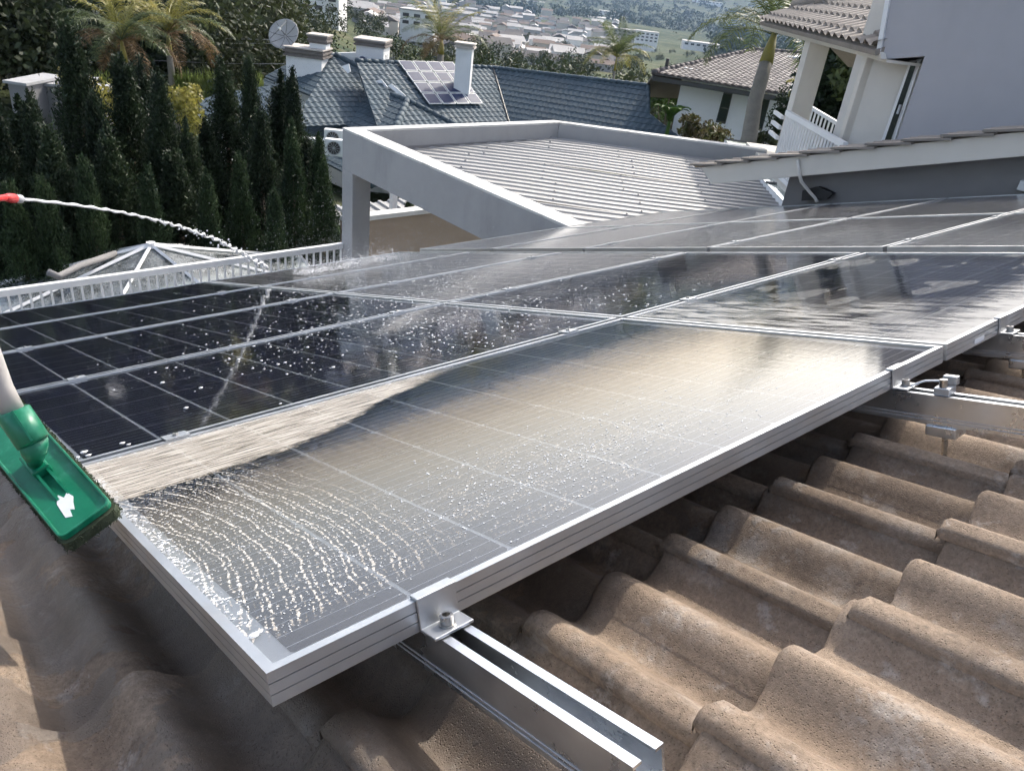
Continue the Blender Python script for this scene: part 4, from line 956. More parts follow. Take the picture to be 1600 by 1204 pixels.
# ------------------------------------------------------------------ green scrubbing pad on a pole
def offd(px, py, off):
    p = onpl(px, py, RO + RN * off, RN); return p
bR = offd(179, 790, .035); dR = (W.T @ (bR - C))[2]
bL = at(90, 822, dR * .985); fR = at(12, 606, dR * 1.16)
ex_ = unit(bL - bR); ey_ = (fR - bR); Lg = np.linalg.norm(ey_); ey_ = ey_ / Lg; ex_ = unit(ex_ - ey_ * (ex_ @ ey_)); ez_ = np.cross(ey_, ex_)
if ez_[2] < 0: ez_ = -ez_
Wd = np.linalg.norm(bL - bR) * 1.0
br = thing('scrub_brush', 'green plastic scrubbing pad holder with grey pole resting on the panel edge', 'brush', bR)
def bpnt(x, y, z=0.0): return bR + ex_ * x + ey_ * y + ez_ * z
def rrect(x0, y0, x1, y1, r, k=5):
    pts = []
    for (cx, cy, a0) in ((x1 - r, y1 - r, 0), (x0 + r, y1 - r, 90), (x0 + r, y0 + r, 180), (x1 - r, y0 + r, 270)):
        for i in range(k + 1):
            a = math.radians(a0 + 90 * i / k); pts.append((cx + r * math.cos(a), cy + r * math.sin(a)))
    return pts
ol = rrect(0, 0, Wd, Lg, .012); il = rrect(.004, .004, Wd - .004, Lg - .004, .010)
k = len(ol); vs = [bpnt(*p, 0.0) for p in ol] + [bpnt(*p, .012) for p in ol] + [bpnt(*p, .012) for p in il] + [bpnt(*p, .006) for p in il]
fs = [(i, (i + 1) % k, k + (i + 1) % k, k + i) for i in range(k)] + [(k + i, k + (i + 1) % k, 2 * k + (i + 1) % k, 2 * k + i) for i in range(k)] + [(2 * k + i, 2 * k + (i + 1) % k, 3 * k + (i + 1) % k, 3 * k + i) for i in range(k)] + [tuple(3 * k + i for i in range(k)), tuple(range(k - 1, -1, -1))]
MB().add(vs, fs).build('plate', M_green, br, bevel=.0012)
for x in (.40, .60):
    MB().prism([bpnt(Wd * x, Lg * .18, .006), bpnt(Wd * x, Lg * .46, .006), bpnt(Wd * x, Lg * .46, .022), bpnt(Wd * x, Lg * .40, .022)], ex_ * .004).build('rib', M_green, br)
# fibre pad underneath: a slab plus tangled strands
MB().prism([bpnt(x, y, -.002) for (x, y) in rrect(-.003, -.005, Wd + .003, Lg + .003, .014)], -ez_ * .020).build('fibre_pad', M_fibre, br)
st = MB(); rg = np.random.default_rng(5)
for i in range(1500):
    s_ = rg.random() * 2 * (Wd + Lg)
    if s_ < Wd: x, y, nx, ny = s_, -.004, 0, -1
    elif s_ < Wd + Lg: x, y, nx, ny = Wd + .002, s_ - Wd, 1, 0
    elif s_ < 2 * Wd + Lg: x, y, nx, ny = s_ - Wd - Lg, Lg, 0, 1
    else: x, y, nx, ny = -.002, s_ - 2 * Wd - Lg, -1, 0
    z = -rg.random() * .022 - .001; l = .0015 + .0035 * rg.random(); t1 = rg.normal(0, .8); 
    p0 = bpnt(x, y, z); p1 = bpnt(x + nx * l + (-ny) * l * t1, y + ny * l + nx * l * t1, z + rg.normal(0, .004)); w = unit(np.cross(p1 - p0, rg.normal(size=3))) * .0007
    st.add([p0 - w, p0 + w, p1 + w, p1 - w], [(0, 1, 2, 3)])
tag(st.build('fibre_strands', M_fibre, br), kind='stuff')
# hinge, socket and pole
cx = Wd * .52
hy = Lg * .36
MB().prism([bpnt(cx - .014, hy - .004, .006), bpnt(cx + .014, hy - .004, .006), bpnt(cx + .014, hy + .05, .006), bpnt(cx - .014, hy + .05, .006)], ez_ * .018).build('hinge_block', M_green, br, bevel=.003)
s0 = bpnt(cx, hy + .014, .026); s1 = at(52, 690, dR * .99); s2 = at(22, 645, dR * .985); s3 = at(2, 606, dR * .975); s4 = at(-40, 490, dR * .93)
MB().tube([s0, s0 + (s1 - s0) * .35, s1 * .5 + s0 * .5, s1], [.011, .015, .018, .021], 14).build('socket_neck', M_green, br, smooth=True)
MB().tube([s1 - (s2 - s1) * .05, s1, s2, s2 + (s3 - s2) * .12], [.020, .0245, .0245, .0225], 16).build('socket', M_green, br, smooth=True)
MB().tube([s2, s3, s4, s4 + (s4 - s3) * 4], .0165, 16).build('pole', M_pole, br, smooth=True)
for a in (0, 2.1, 4.2):
    dd_ = unit(s2 - s1); e1_ = unit(np.cross(dd_, EZ)); e2_ = np.cross(dd_, e1_); w_ = e1_ * math.cos(a) + e2_ * math.sin(a)
    MB().prism([s1 + w_ * .0235, s2 + w_ * .0235, s2 + w_ * .027, s1 + w_ * .027], np.cross(dd_, w_) * .003).build('grip_rib', M_green, br)
# torn sticker
stp = [(.30, .055), (.40, .045), (.44, .07), (.50, .06), (.56, .085), (.62, .10), (.58, .125), (.49, .115), (.44, .135), (.33, .11)]
MB().prism([bpnt(Wd * (1.02 - x), Lg * y * 1.6, .0063) for (x, y) in stp], ez_ * .0004).build('torn_label', M_stick, br)

# ------------------------------------------------------------------ hose nozzle and water jet
S = at(33, 311, 2.2); E_ = roof(2.1, 4.9); g_ = .4
jet = lambda t_: S + (E_ - S) * t_ + EZ * g_ * t_ * (1 - t_)
dj = unit(jet(.02) - jet(0))
hz = thing('hose_nozzle', 'red and grey hose connector at the left edge spraying a water jet', 'nozzle', S)
MB().tube([S - dj * .031, S - dj * .029, S - dj * .003, S], [.0095, .0118, .0118, .0102], 20).build('collar', M_greyp, hz, smooth=True)
MB().tube([S - dj * .085, S - dj * .08, S - dj * .053, S - dj * .035, S - dj * .0315], [.0078, .0102, .0122, .0122, .0102], 20).build('body', M_red, hz, smooth=True)
e1_ = unit(np.cross(dj, EZ)); e2_ = np.cross(dj, e1_); kn = MB()
for j in range(18):
    a = 2 * math.pi * j / 18; w_ = (e1_ * math.cos(a) + e2_ * math.sin(a)) * .0124; MB().tube([S - dj * .076 + w_ * .84, S - dj * .053 + w_, S - dj * .036 + w_], .0009, 5).build('grip_rib', M_red, hz)
MB().tube([S - dj * .08, S - dj * .3 - EZ * .02, S - dj * .8 - EZ * .2], .0085, 10).build('hose', M_red, hz, smooth=True)
# jet: twisted rope of water that thins and breaks up
rg = np.random.default_rng(11); NJ = 220; ts = np.linspace(.004, .93, NJ); pts = []; rad = []
for i, t_ in enumerate(ts):
    amp = .0008 + .012 * t_ ** 1.5; pts.append(jet(t_) + e1_ * amp * math.sin(i * .55) + e2_ * amp * math.cos(i * .71)); rad.append((.0042 + .0050 * t_) * (1 + (.10 + .55 * t_) * math.sin(i * .9 + 2 * math.sin(i * .13))))
wj = thing('water_jet', 'white water jet arcing from the red nozzle onto the far panels', 'water', S)
MB().tube(pts, rad, 8).build('stream', M_stream, wj, smooth=True)
octa_v = np.array([(1, 0, 0), (-1, 0, 0), (0, 1, 0), (0, -1, 0), (0, 0, 1), (0, 0, -1)], float); octa_f = [(0, 2, 4), (2, 1, 4), (1, 3, 4), (3, 0, 4), (2, 0, 5), (1, 2, 5), (3, 1, 5), (0, 3, 5)]
_ic = bmesh.new(); bmesh.ops.create_icosphere(_ic, subdivisions=2, radius=1.0); _ic.verts.index_update(); ico_v = np.array([v_.co for v_ in _ic.verts]); ico_f = [tuple(v_.index for v_ in f.verts) for f in _ic.faces]; _ic.free()
dm = ico_v[:, 2] > -.35; dom_i = {}; dome_f = [f for f in ico_f if all(dm[i] for i in f)]
for f in dome_f:
    for i in f: dom_i.setdefault(i, len(dom_i))
dome_v = np.array([ico_v[i] for i in dom_i]); dome_f = [tuple(dom_i[i] for i in f) for f in dome_f]
dr_ = MB()
for i in range(150):
    t_ = .25 + .75 * rg.random() ** .6; p = jet(min(t_, 1.0)) + rg.normal(0, .004 + .030 * t_, 3) * [1, 1, .8]; r = .0015 + .006 * rg.random() ** 2
    dr_.add(octa_v * r * [1, 1, 1.2] + p, octa_f)
tag(dr_.build('breaking_drops', M_spray, wj), kind='stuff')
# splash where it lands: bright crown along the fourth joint plus a cloud of fine drops
sp = MB(); 
for i in range(7000):
    u0 = rg.normal(2.55, .38) if rg.random() < .7 else rg.normal(3.1, .5); v0 = rg.normal(4.5, .36)
    hgt = abs(rg.normal(0, .10)) + (.55 * rg.random() ** 3 if rg.random() < .4 else 0)
    r = .0008 + .0018 * rg.random() ** 2
    sp.add(octa_v * r + roof(u0, min(v0, 5.3), .004 + hgt), octa_f)
for i in range(3000):
    u0 = 2.05 + .85 * rg.random() ** 1.3; v0 = 4.30 + (u0 - 2.05) * .18 + rg.normal(0, .09); r = .0010 + .0030 * rg.random() ** 2
    sp.add(octa_v * r * [1.6, 1, .7] + roof(u0, v0, .004 + abs(rg.normal(0, .035))), octa_f)
tag(sp.build('splash', M_spray), 'spray of fine water drops where the jet strikes the far panels', kind='stuff')
# standing drops and foam beads on the wet panels
db = MB()
def dome(u, v, r, sx=1.0, sy=1.0, fl=.42):
    db.add(roof(0, 0, 0) + RU * u + RV * v + RN * -.003 + (dome_v * [r * sx, r * sy, r * fl]) @ rot3.T, dome_f)
for i in range(4200):
    if rg.random() < .62: u, v = rg.normal(1.35, .48), rg.normal(1.75, .48)
    else: u, v = rg.normal(2.2, .55), rg.normal(3.0, .45)
    if not (.25 < u < 3.3 and 1.03 < v < 4.0): continue
    if abs((v % PB_) - .0) < .03 or abs((u % PA)) < .03: continue
    if u + v < 2.0 and rg.random() < .8: continue
    r = .0009 + .0036 * rg.random() ** 3.4
    dome(u, v, r, 1 + .3 * rg.random(), 1 + .3 * rg.random())
for (px, py, r) in ((290, 635, .008), (313, 604, .008), (253, 596, .009), (242, 580, .006), (130, 704, .010), (137, 709, .008), (190, 690, .008), (200, 692, .006), (120, 712, .006), (395, 989, .009), (404, 983, .006), (372, 560, .008), (480, 541, .008), (520, 572, .008)):
    u, v = onroof(px, py); r *= .62; dome(u, v, r, 1.2, 1, .5); dome(u + r, v + r * .6, r * .6)
# beads on the soapy panel: brushed arcs in the near corner, lone drops elsewhere
for i in range(2600):
    r0 = .42 + .36 * rg.random(); r0 = .0085 * round(r0 / .0085) + rg.normal(0, .0012); a = rg.uniform(-.55, .62)
    v = .36 + 1.27 * r0 * math.sin(a); u = -.40 + r0 * math.cos(a) + .022 * math.sin(v * 9) + .012 * math.sin(v * 23 + r0 * 30)
    if not (.03 < u < .52 and .055 < v < .70): continue
    den = 1.0 if (u < .24 and v < .66) else .25
    if rg.random() > den: continue
    dome(u, v, .0004 + .0007 * rg.random() ** 2, 1, 1.8, .4)
for i in range(1500):
    u, v = rg.normal(.62, .22), rg.normal(.20, .09)
    if .05 < u < 1.6 and .03 < v < .6: dome(u, v, .0006 + .0012 * rg.random() ** 2, 1.1, 1.1, .5)
# foam piled against the frame lips
for i in range(2600):
    k = rg.integers(5); u = rg.random() * 3.3
    if k == 0: v = 1.0 - abs(rg.normal(0, .014)); u = rg.random() * .95
    elif k == 4: u = abs(rg.normal(0, .010)) + .014; v = .12 + .75 * rg.random()
    else: v = (k + 1) * PB_ + rg.normal(-.01, .014); u = .8 + 2.5 * rg.random()
    dome(u, v, .0005 + .0013 * rg.random() ** 2, 1.8, 1, .45)
tag(db.build('water_beads', M_bead, smooth=True), 'white foam beads and drops scattered over the wet panels', kind='stuff')
# ------------------------------------------------------------------ vegetation
def quads_mesh(name, P, A_, B_):
    """batch of leaf quads: centre P, half axes A_, B_ (n,3)"""
    n_ = len(P); v = np.stack([P - A_ - B_ * .35, P + A_ * .15 - B_, P + A_, P + A_ * .15 + B_], 1).reshape(-1, 3)
    me = bpy.data.meshes.new(name); me.vertices.add(4 * n_); me.vertices.foreach_set('co', v.ravel()); me.loops.add(4 * n_); me.loops.foreach_set('vertex_index', np.arange(4 * n_, dtype=np.int32))
    me.polygons.add(n_); me.polygons.foreach_set('loop_start', np.arange(0, 4 * n_, 4, dtype=np.int32)); me.polygons.foreach_set('loop_total', np.full(n_, 4, dtype=np.int32)); me.update(calc_edges=True); return me
def nrm(v): return v / (np.linalg.norm(v, axis=-1, keepdims=True) + 1e-9)
def cypress_mesh(seed, h=1.0):
    """columnar conifer of upswept plumes, unit height 6.5 m, base radius about .75"""
    rg = np.random.default_rng(seed); P = []; A_ = []; B_ = []
    H_ = 6.5; nb = 190
    for k in range(nb):
        t_ = rg.random() ** .85; z = .15 + t_ * (H_ * .93); az = rg.random() * 2 * math.pi
        prof = (1.08 + .2 * math.sin(seed * 3 + t_ * 9)) * min(1, (t_ + .03) * 7) * (1 - t_) ** 1.08
        R_ = max(.06, prof * (.45 + .85 * rg.random())); L_ = .55 + .55 * rg.random() * (1 - .4 * t_)
        out_ = np.array([math.cos(az), math.sin(az), 0]); n_ = int(200 * L_ * (1.25 - .3 * t_)) + 30
        s = rg.random(n_) ** .8; cen = out_ * (R_ * (.25 + .75 * s ** .6))[:, None] + np.outer(z + L_ * s ** 1.2 - .1, EZ)
        spread = (.15 * (1 - s * .8) * (1 - .6 * t_) + .015)[:, None]; p = cen + rg.normal(size=(n_, 3)) * spread
        d = nrm(out_ * .35 + EZ * 1.0 + rg.normal(0, .36, (n_, 3))); w = nrm(np.cross(d, rg.normal(size=(n_, 3))))
        l = rg.uniform(.020, .046, n_)[:, None]; P.append(p); A_.append(d * l); B_.append(w * l * .26)
    n_ = 520; s = rg.random(n_); p = np.outer(H_ * (.84 + .22 * s), EZ) + rg.normal(size=(n_, 3)) * (.10 * (1.05 - s))[:, None] * [1, 1, .3]
    d = nrm(EZ + rg.normal(0, .3, (n_, 3))); w = nrm(np.cross(d, rg.normal(size=(n_, 3)))); P.append(p); A_.append(d * .05); B_.append(w * .013)
    return quads_mesh('crown', np.vstack(P), np.vstack(A_), np.vstack(B_))
cyp = [cypress_mesh(s) for s in range(5)]
me_trunk = MB().tube([(0, 0, -.4), (0.02, 0, 2), (0, .02, 5.4)], [.11, .08, .015], 8).mesh('trunk', True)
def cypress(px, py, y, label, mat=None, wide=1.0, k=0):
    top = ony(px, py, y); z0 = 0.0; hgt = top[2] - z0; s = hgt / 7.15
    t_ = thing('cypress_tree', label, 'cypress', (top[0], top[1], z0), 'cypress hedge behind the railing'); t_.scale = (wide, wide, s); t_.rotation_euler = (0, 0, k * 1.7)
    me = cyp[k % 5]
    if mat is M_cypb: me = cypb[k % 2]
    link('crown', me, mat or M_cyp, t_); link('trunk', me_trunk, M_trunk, t_)
cypb = [cyp[1].copy(), cyp[3].copy()]
cl = [(-75, 60, 15.2), (-28, 110, 14.6), (22, 128, 15.6), (38, 118, 14.4), (100, 8, 16.2), (68, 175, 13.9), (140, 120, 14.8), (186, 62, 15.8), (215, 70, 16.6), (243, 95, 15.0), (160, 165, 14.0), (288, 165, 14.8), (318, 170, 15.6), (344, 72, 16.2), (388, 70, 15.6), (405, 150, 14.6), (437, 92, 16.0), (456, 88, 15.4), (268, 215, 14.1), (478, 200, 15.0)]
nth = ['first', 'second', 'third', 'fourth', 'fifth', 'sixth', 'seventh', 'eighth', 'ninth', 'tenth', 'eleventh', 'twelfth', 'thirteenth', 'fourteenth', 'fifteenth', 'sixteenth', 'seventeenth', 'eighteenth', 'nineteenth', 'twentieth', 'twenty first', 'twenty second', 'twenty third', 'twenty fourth', 'twenty fifth', 'twenty sixth']
fr_ = [(125, 222, 13.3, 1), (62, 255, 13.1, 1), (225, 240, 13.2, 1), (372, 222, 13.6, 1), (455, 170, 13.9, 1), (497, 192, 14.3, 1), (428, 280, 12.9, 1), (505, 230, 13.4, 1), (8, 260, 13.2, 1), (320, 250, 13.3, 1)]
allc = sorted([(a, b, c_, 0) for a, b, c_ in cl], key=lambda q: q[0])
for k, (px, py, y, f_) in enumerate(allc): cypress(px, py, y, f'tall dark cypress, {nth[k]} tip from the left in the back row of the hedge', None, 1.2 + .25 * ((k * 7) % 3 - .5), k)
for k, (px, py, y, f_) in enumerate(sorted(fr_, key=lambda q: q[0])): cypress(px, py, y, f'shorter fresher green cypress, {nth[k]} from the left in the front row of the hedge', M_cypb, .95, k)
cypress(641, 300, 14.2, 'cypress seen through the pergola opening above the tan wall', M_cypb, .9, 3)
cypress(662, 308, 15.0, 'right hand cypress seen through the pergola opening', None, 1.0, 2)

def frond_mesh(seed, L=2.4, droop=1.0, ln=.55):
    rg = np.random.default_rng(seed); n_ = 44; V = []; Fc = []
    s = np.linspace(0, 1, 14); ang = .95 - 1.75 * droop * s ** 1.3; dx = np.cos(ang); dz = np.sin(ang); x = np.concatenate([[0], np.cumsum((dx[1:] + dx[:-1]) / 2)]) * L / 13; z = np.concatenate([[0], np.cumsum((dz[1:] + dz[:-1]) / 2)]) * L / 13
    mb = MB(); mb.tube([(x[i], 0, z[i]) for i in range(14)], [.022 * (1 - .8 * q) for q in s], 4)
    for i in range(n_):
        t_ = .12 + .88 * i / n_; xc = np.interp(t_, s, x); zc = np.interp(t_, s, z); a = np.interp(t_, s, ang)
        for sd in (-1, 1):
            l = ln * math.sin(math.pi * min(.97, .12 + .85 * t_)) ** .7 * rg.uniform(.8, 1.15); fw = np.array([math.cos(a), 0, math.sin(a)])
            d1 = unit(fw * .55 + np.array([0, sd, 0]) * .75 + EZ * rg.uniform(.0, .35)); p0 = np.array([xc, 0, zc]); p1 = p0 + d1 * l * .5; p2 = p0 + d1 * l - EZ * l * rg.uniform(.22, .5); w = fw * .018
            mb.add([p0 - w * .5, p0 + w * .5, p1 + w, p2, p1 - w], [(0, 1, 2, 4), (4, 2, 3)])
    return mb.mesh('frond')
fr_me = {}
def palm(px, py, d, zg, label, nf, L, mats, trunk_r=.16, droop=(0.7, 1.25), lean=(0, 0), shaft=True, ln=.55):
    top = at(px, py, d); t_ = thing('palm_tree', label, 'palm', (top[0] + lean[0], top[1] + lean[1], zg)); b = np.array([top[0] + lean[0], top[1] + lean[1], zg])
    mid = (b + top) / 2 + np.array([lean[0] * .1, 0, 0])
    e_ = top - unit(top - mid) * (.9 if shaft else .1)
    pts = [b, b * .7 + e_ * .3, mid, mid * .4 + e_ * .6, e_]
    tr_ = MB(); tr_.tube(pts, [trunk_r * 1.3, trunk_r * 1.1, trunk_r, trunk_r * .95, trunk_r * .9], 12); tr_.build('trunk', M_palmtrunk, t_, smooth=True)
    if shaft: MB().tube([e_ - unit(top - mid) * .02, e_ * .6 + top * .4, top], [trunk_r * .95, trunk_r * .8, trunk_r * .35], 12).build('crownshaft', M_shaft, t_, smooth=True)
    rg = np.random.default_rng(int(px))
    for k in range(nf):
        q = k / nf; dr = droop[0] + (droop[1] - droop[0]) * q; key = (round(L, 1), int(q * 3), ln, mats[min(len(mats) - 1, int(q * len(mats)))].name)
        if key not in fr_me: fr_me[key] = frond_mesh(len(fr_me), L, dr, ln)
        o = link('frond', fr_me[key], mats[min(len(mats) - 1, int(q * len(mats)))], t_)
        o.location = tuple(top - b + EZ * (.05 - .12 * q)); tilt = -.35 + q * 1.0 + rg.normal(0, .12)
        o.rotation_euler = (rg.normal(0, .15), tilt, k * 2.39996 + rg.normal(0, .15)); s = rg.uniform(.85, 1.1); o.scale = (s, s, s)
palm(190, 62, 33, -1, 'leafy green palm behind the cypress tips at left', 28, 2.9, [M_palmy, M_palm, M_palm, M_palmdry])
palm(262, 52, 35, -1, 'yellowing palm with dry hanging fronds behind the cypresses', 30, 3.3, [M_palmy, M_palmy, M_palm, M_palmdry])
palm(690, 62, 52, -3, 'upright feathery palm with dry brown skirt behind the blue roof', 26, 3.4, [M_palmy, M_palm, M_palm, M_palmdry], .25, (.45, 1.2), ln=.7)
palm(964, 88, 52, -3, 'round crowned palm on a thin pale trunk behind the blue roof', 26, 2.6, [M_palm, M_palm, M_palmy], .10, (.55, 1.15), (0, 0), True, .6)
PB0 = at(1160, 262, 21.5) - at(1210, 52, 21.5)
palm(1210, 52, 21.5, float(at(1160, 262, 21.5)[2]), 'large drooping palm with yellow crownshaft beside the white house', 22, 3.0, [M_palm, M_palm], .20, (.75, 1.2), (PB0[0], PB0[1]), True, .75)
palm(1262, 150, 27, -1, 'small yellowed palm under the eaves of the white house', 12, 1.0, [M_palmy], .05, (.7, 1.2), (0, 0), False, .3)

def bush(px, py, d, rx, rz, mat, name, label, cat, n_=2600, leaf=.09, zg=None, lumps=9):
    c = at(px, py, d); t_ = thing(name, label, cat, (c[0], c[1], zg if zg is not None else c[2] - rz)); b = np.array(t_['_loc']); rg = np.random.default_rng(int(px * 3 + py))
    cs = [np.array([rg.normal(0, .45) * rx, rg.normal(0, .45) * rx, rg.normal(0, .35) * rz]) for _ in range(lumps)]; P = []
    for cc_ in cs:
        m_ = n_ // lumps; v = nrm(rg.normal(size=(m_, 3))) * (rg.random(m_) ** .35)[:, None] * np.array([rx, rx, rz]) * rg.uniform(.4, .62); P.append(v + cc_ + c - b)
    P = np.vstack(P); d_ = nrm(rg.normal(size=P.shape) + [0, 0, .4]); w = nrm(np.cross(d_, rg.normal(size=P.shape))); l = rg.uniform(.6, 1.3, len(P))[:, None] * leaf
    link('crown', quads_mesh('crown', P, d_ * l, w * l * .5), mat, t_)
    mb = MB(); mb.tube([np.zeros(3), (c - b) * .5, (c - b)], [leaf * .9, leaf * .7, leaf * .3], 7)
    for cc_ in cs[:5]: mb.tube([(c - b) * .5, (c - b) + cc_ * .8], [leaf * .5, leaf * .15], 5)
    link('trunk', mb.mesh('trunk', True), M_trunk, t_)
bush(1048, 143, 44, 1.6, 1.25, M_bush, 'round_tree', 'round bright green tree between the blue roof and the white house', 'tree', 4200, .10, -3)
bush(1095, 203, 27, .95, .55, M_bushr, 'reddish_shrub', 'low reddish brown shrub at the corner of the white house', 'shrub', 2400, .08, -1)
bush(1218, 185, 22, .28, .9, M_cypb, 'slim_shrub', 'slim dark conifer under the white house window', 'shrub', 1500, .05, -1)
bush(1190, 217, 22, .7, .3, M_canopy, 'low_shrub', 'low grey green shrub behind the garden wall', 'shrub', 1500, .06, -1)
bush(1318, 130, 19, .95, 2.3, M_cyp, 'garden_conifer', 'dark conifer filling the gap between the balcony pillars', 'tree', 7000, .11, -1, 16)
bush(1375, 125, 18, .8, 1.6, M_palm, 'garden_tree', 'pale green tree seen right of the inner balcony pillar', 'tree', 2500, .12, -1, 8)
bush(175, 170, 24, .7, .9, M_palmy, 'yellow_shrub', 'yellow flowering shrub glimpsed between the cypresses at left', 'shrub', 2200, .08, 0)
bush(295, 180, 25, .6, .9, M_palmy, 'yellow_shrub', 'yellow shrub left of the small blue annex roof', 'shrub', 1800, .08, 0)
# banana clump by the white house
bn = thing('banana_plant', 'banana clump with broad ragged leaves left of the white house', 'plant', (*at(1046, 185, 33)[:2], -1)); bb = np.array(bn['_loc']); bc_ = at(1046, 190, 33) - bb
for k in range(13):
    a = k * 2.4; L_ = 1.25 + .5 * random.random(); dh = np.array([math.cos(a), math.sin(a), 0]); wd = np.array([-math.sin(a), math.cos(a), 0]); V = []; Fc = []
    for i in range(7):
        s = i / 6; p = bc_ + dh * L_ * s * .6 + EZ * (L_ * (s * 1.15 - .75 * s * s)); w = .17 * math.sin(math.pi * (.08 + .9 * s)); V += [p - wd * w + EZ * .03, p, p + wd * w + EZ * .03]
    for i in range(6): Fc += [(3 * i, 3 * i + 1, 3 * i + 4, 3 * i + 3), (3 * i + 1, 3 * i + 2, 3 * i + 5, 3 * i + 4)]
    link('leaf', MB().add(V, Fc).mesh('leaf', True), M_bush, bn)
link('stem', MB().tube([(0, 0, 0), tuple(bc_)], [.14, .08], 8).mesh('stem', True), M_bush, bn)
# reeds in front of the annex
rg = np.random.default_rng(9); P = []; A_ = []; B_ = []
for i in range(1500):
    px = rg.uniform(275, 345) if rg.random() < .7 else (rg.uniform(150, 175) if rg.random() < .4 else rg.uniform(385, 410)); c = at(px, rg.uniform(128, 160), 36); l = rg.uniform(.3, .8)
    P.append(c); A_.append(unit(EZ + rg.normal(0, .25, 3)) * l); B_.append(unit(rg.normal(size=3) * [1, 1, .1]) * .03)
tag(link('tall_grass', quads_mesh('tall_grass', np.array(P), np.array(A_), np.array(B_)), M_reed), 'bright yellow green tall grass behind the cypress tips', kind='stuff')
# dry tufts at the railing
P = []; A_ = []; B_ = []
for i in range(420):
    px = rg.choice([rg.normal(60, 28), rg.normal(135, 14), rg.normal(25, 12)]); c = ony(px, 470, 9.5); l = rg.uniform(.10, .24); d = unit(EZ + rg.normal(0, .35, 3)); P.append(np.array([c[0], 9.2 + rg.normal(0, .25), 3.38 + l * .6])); A_.append(d * l); B_.append(unit(rg.normal(size=3) * [1, 1, .1]) * .007)
tag(link('planter_grass', quads_mesh('planter_grass', np.array(P), np.array(A_), np.array(B_)), M_grassd), 'thin dry grass tufts growing in front of the railing', kind='stuff')
tag(MB().box((-3, 8.9, 2.951), (3.3, 9.6, 3.40)).build('planter', M_greywall), 'long low planter box with grass below the railing', 'planter')

# woods: crowns of leaf clumps merged into masses
def crown_tpl(seed, n_):
    rg = np.random.default_rng(seed); P = []
    for k in range(7):
        c = rg.normal(0, .42, 3) * [1, 1, .6] + [0, 0, .15]; m_ = n_ // 7; P.append(c + nrm(rg.normal(size=(m_, 3))) * (rg.random(m_) ** .3)[:, None] * rg.uniform(.38, .6))
    P = np.vstack(P); d = nrm(rg.normal(size=P.shape) + [0, 0, .3]); w = nrm(np.cross(d, rg.normal(size=P.shape))); return P, d, w
tpls = [crown_tpl(s, 1500) for s in range(5)]; tplf = [crown_tpl(s + 10, 340) for s in range(5)]
def wood(name, label, mat, pts, size, leaf, tp, seed):
    rg = np.random.default_rng(seed); P = []; A_ = []; B_ = []
    for (x, y) in pts:
        p, d, w = tp[rg.integers(len(tp))]; s = size * rg.uniform(.6, 1.35); z = float(terr(x, y)); a = rg.random() * 6.28; ca, sa = math.cos(a), math.sin(a); Rz = np.array([[ca, -sa, 0], [sa, ca, 0], [0, 0, 1]])
        sc = np.array([s, s, s * rg.uniform(.85, 1.35)]); l = leaf * s * rg.uniform(.7, 1.3, len(p))[:, None]
        P.append((p * sc) @ Rz.T + [x, y, z + s * .95]); A_.append(d @ Rz.T * l); B_.append(w @ Rz.T * l * .55)
    tag(link(name, quads_mesh(name, np.vstack(P), np.vstack(A_), np.vstack(B_)), mat), label, kind='stuff')
def polar(n_, az0, az1, r0, r1, seed, keep=None):
    rg = np.random.default_rng(seed); out_ = []
    while len(out_) < n_:
        a = math.radians(rg.uniform(az0, az1)); r = math.exp(rg.uniform(math.log(r0), math.log(r1))); x, y = r * math.cos(a), r * math.sin(a)
        if keep is None or keep(x, y, r, math.degrees(a)): out_.append((x, y))
    return out_
wood('near_wood', 'dense dark wooded slope behind the cypress hedge', M_canopy, polar(230, 66, 96, 48, 130, 1), 3.4, .045, tpls, 1)
wood('mid_wood', 'bushy trees on the valley side behind the blue roof', M_canopy, polar(300, 20, 66, 58, 300, 2, lambda x, y, r, a: (r < 105 and 36 < a < 60) or a < 36 or (a > 62 and r < 130)), 2.3, .085, tplf, 2)
wood('town_trees', 'scattered trees between the distant town houses', M_canopy, polar(420, 25, 66, 180, 1700, 3), 3.2, .10, tplf, 3)
wood('far_wood', 'continuous dark forest covering the far hills', M_wood, polar(6500, 15, 95, 900, 4900, 4, lambda x, y, r, a: not (36 < a < 60 and r < 1900)), 10.0, .30, [crown_tpl(s + 30, 28) for s in range(6)], 4)

# ------------------------------------------------------------------ distant town
hm = [simple('town_wall_white', (.74, .73, .71), .9, 0, .1, .05), simple('town_wall_cream', (.58, .53, .46), .9, 0, .1, .05), simple('town_wall_grey', (.38, .37, .36), .9, 0, .1, .05)]
rm = [simple('town_roof_clay', (.18, .135, .11), .9, 0, .15, .05), simple('town_roof_pale', (.42, .40, .38), .8, 0, .1, .05), simple('town_roof_dark', (.12, .11, .105), .9, 0, .15, .05)]
rg = np.random.default_rng(21)
def house_meshes(w, d, h):
    wl = MB().box((-w / 2, -d / 2, -4), (w / 2, d / 2, h))
    e = .5; rf_ = MB().add([(-w / 2 - e, -d / 2 - e, h + .003), (w / 2 + e, -d / 2 - e, h + .003), (w / 2 + e, d / 2 + e, h + .003), (-w / 2 - e, d / 2 + e, h + .003), (-w / 2 - e, 0, h + d * .24), (w / 2 + e, 0, h + d * .24)], [(0, 1, 5, 4), (3, 4, 5, 2), (0, 4, 3), (1, 2, 5), (0, 3, 2, 1)])
    wn_ = []
    for s in (-.3, .02, .32): wn_.append(MB().box((s * w - .6, -d / 2 - .05, h * .35), (s * w + .6, -d / 2 - .002, h * .35 + 1.3)).mesh('window'))
    return wl.mesh('wall'), rf_.mesh('roof'), wn_
hms = {}
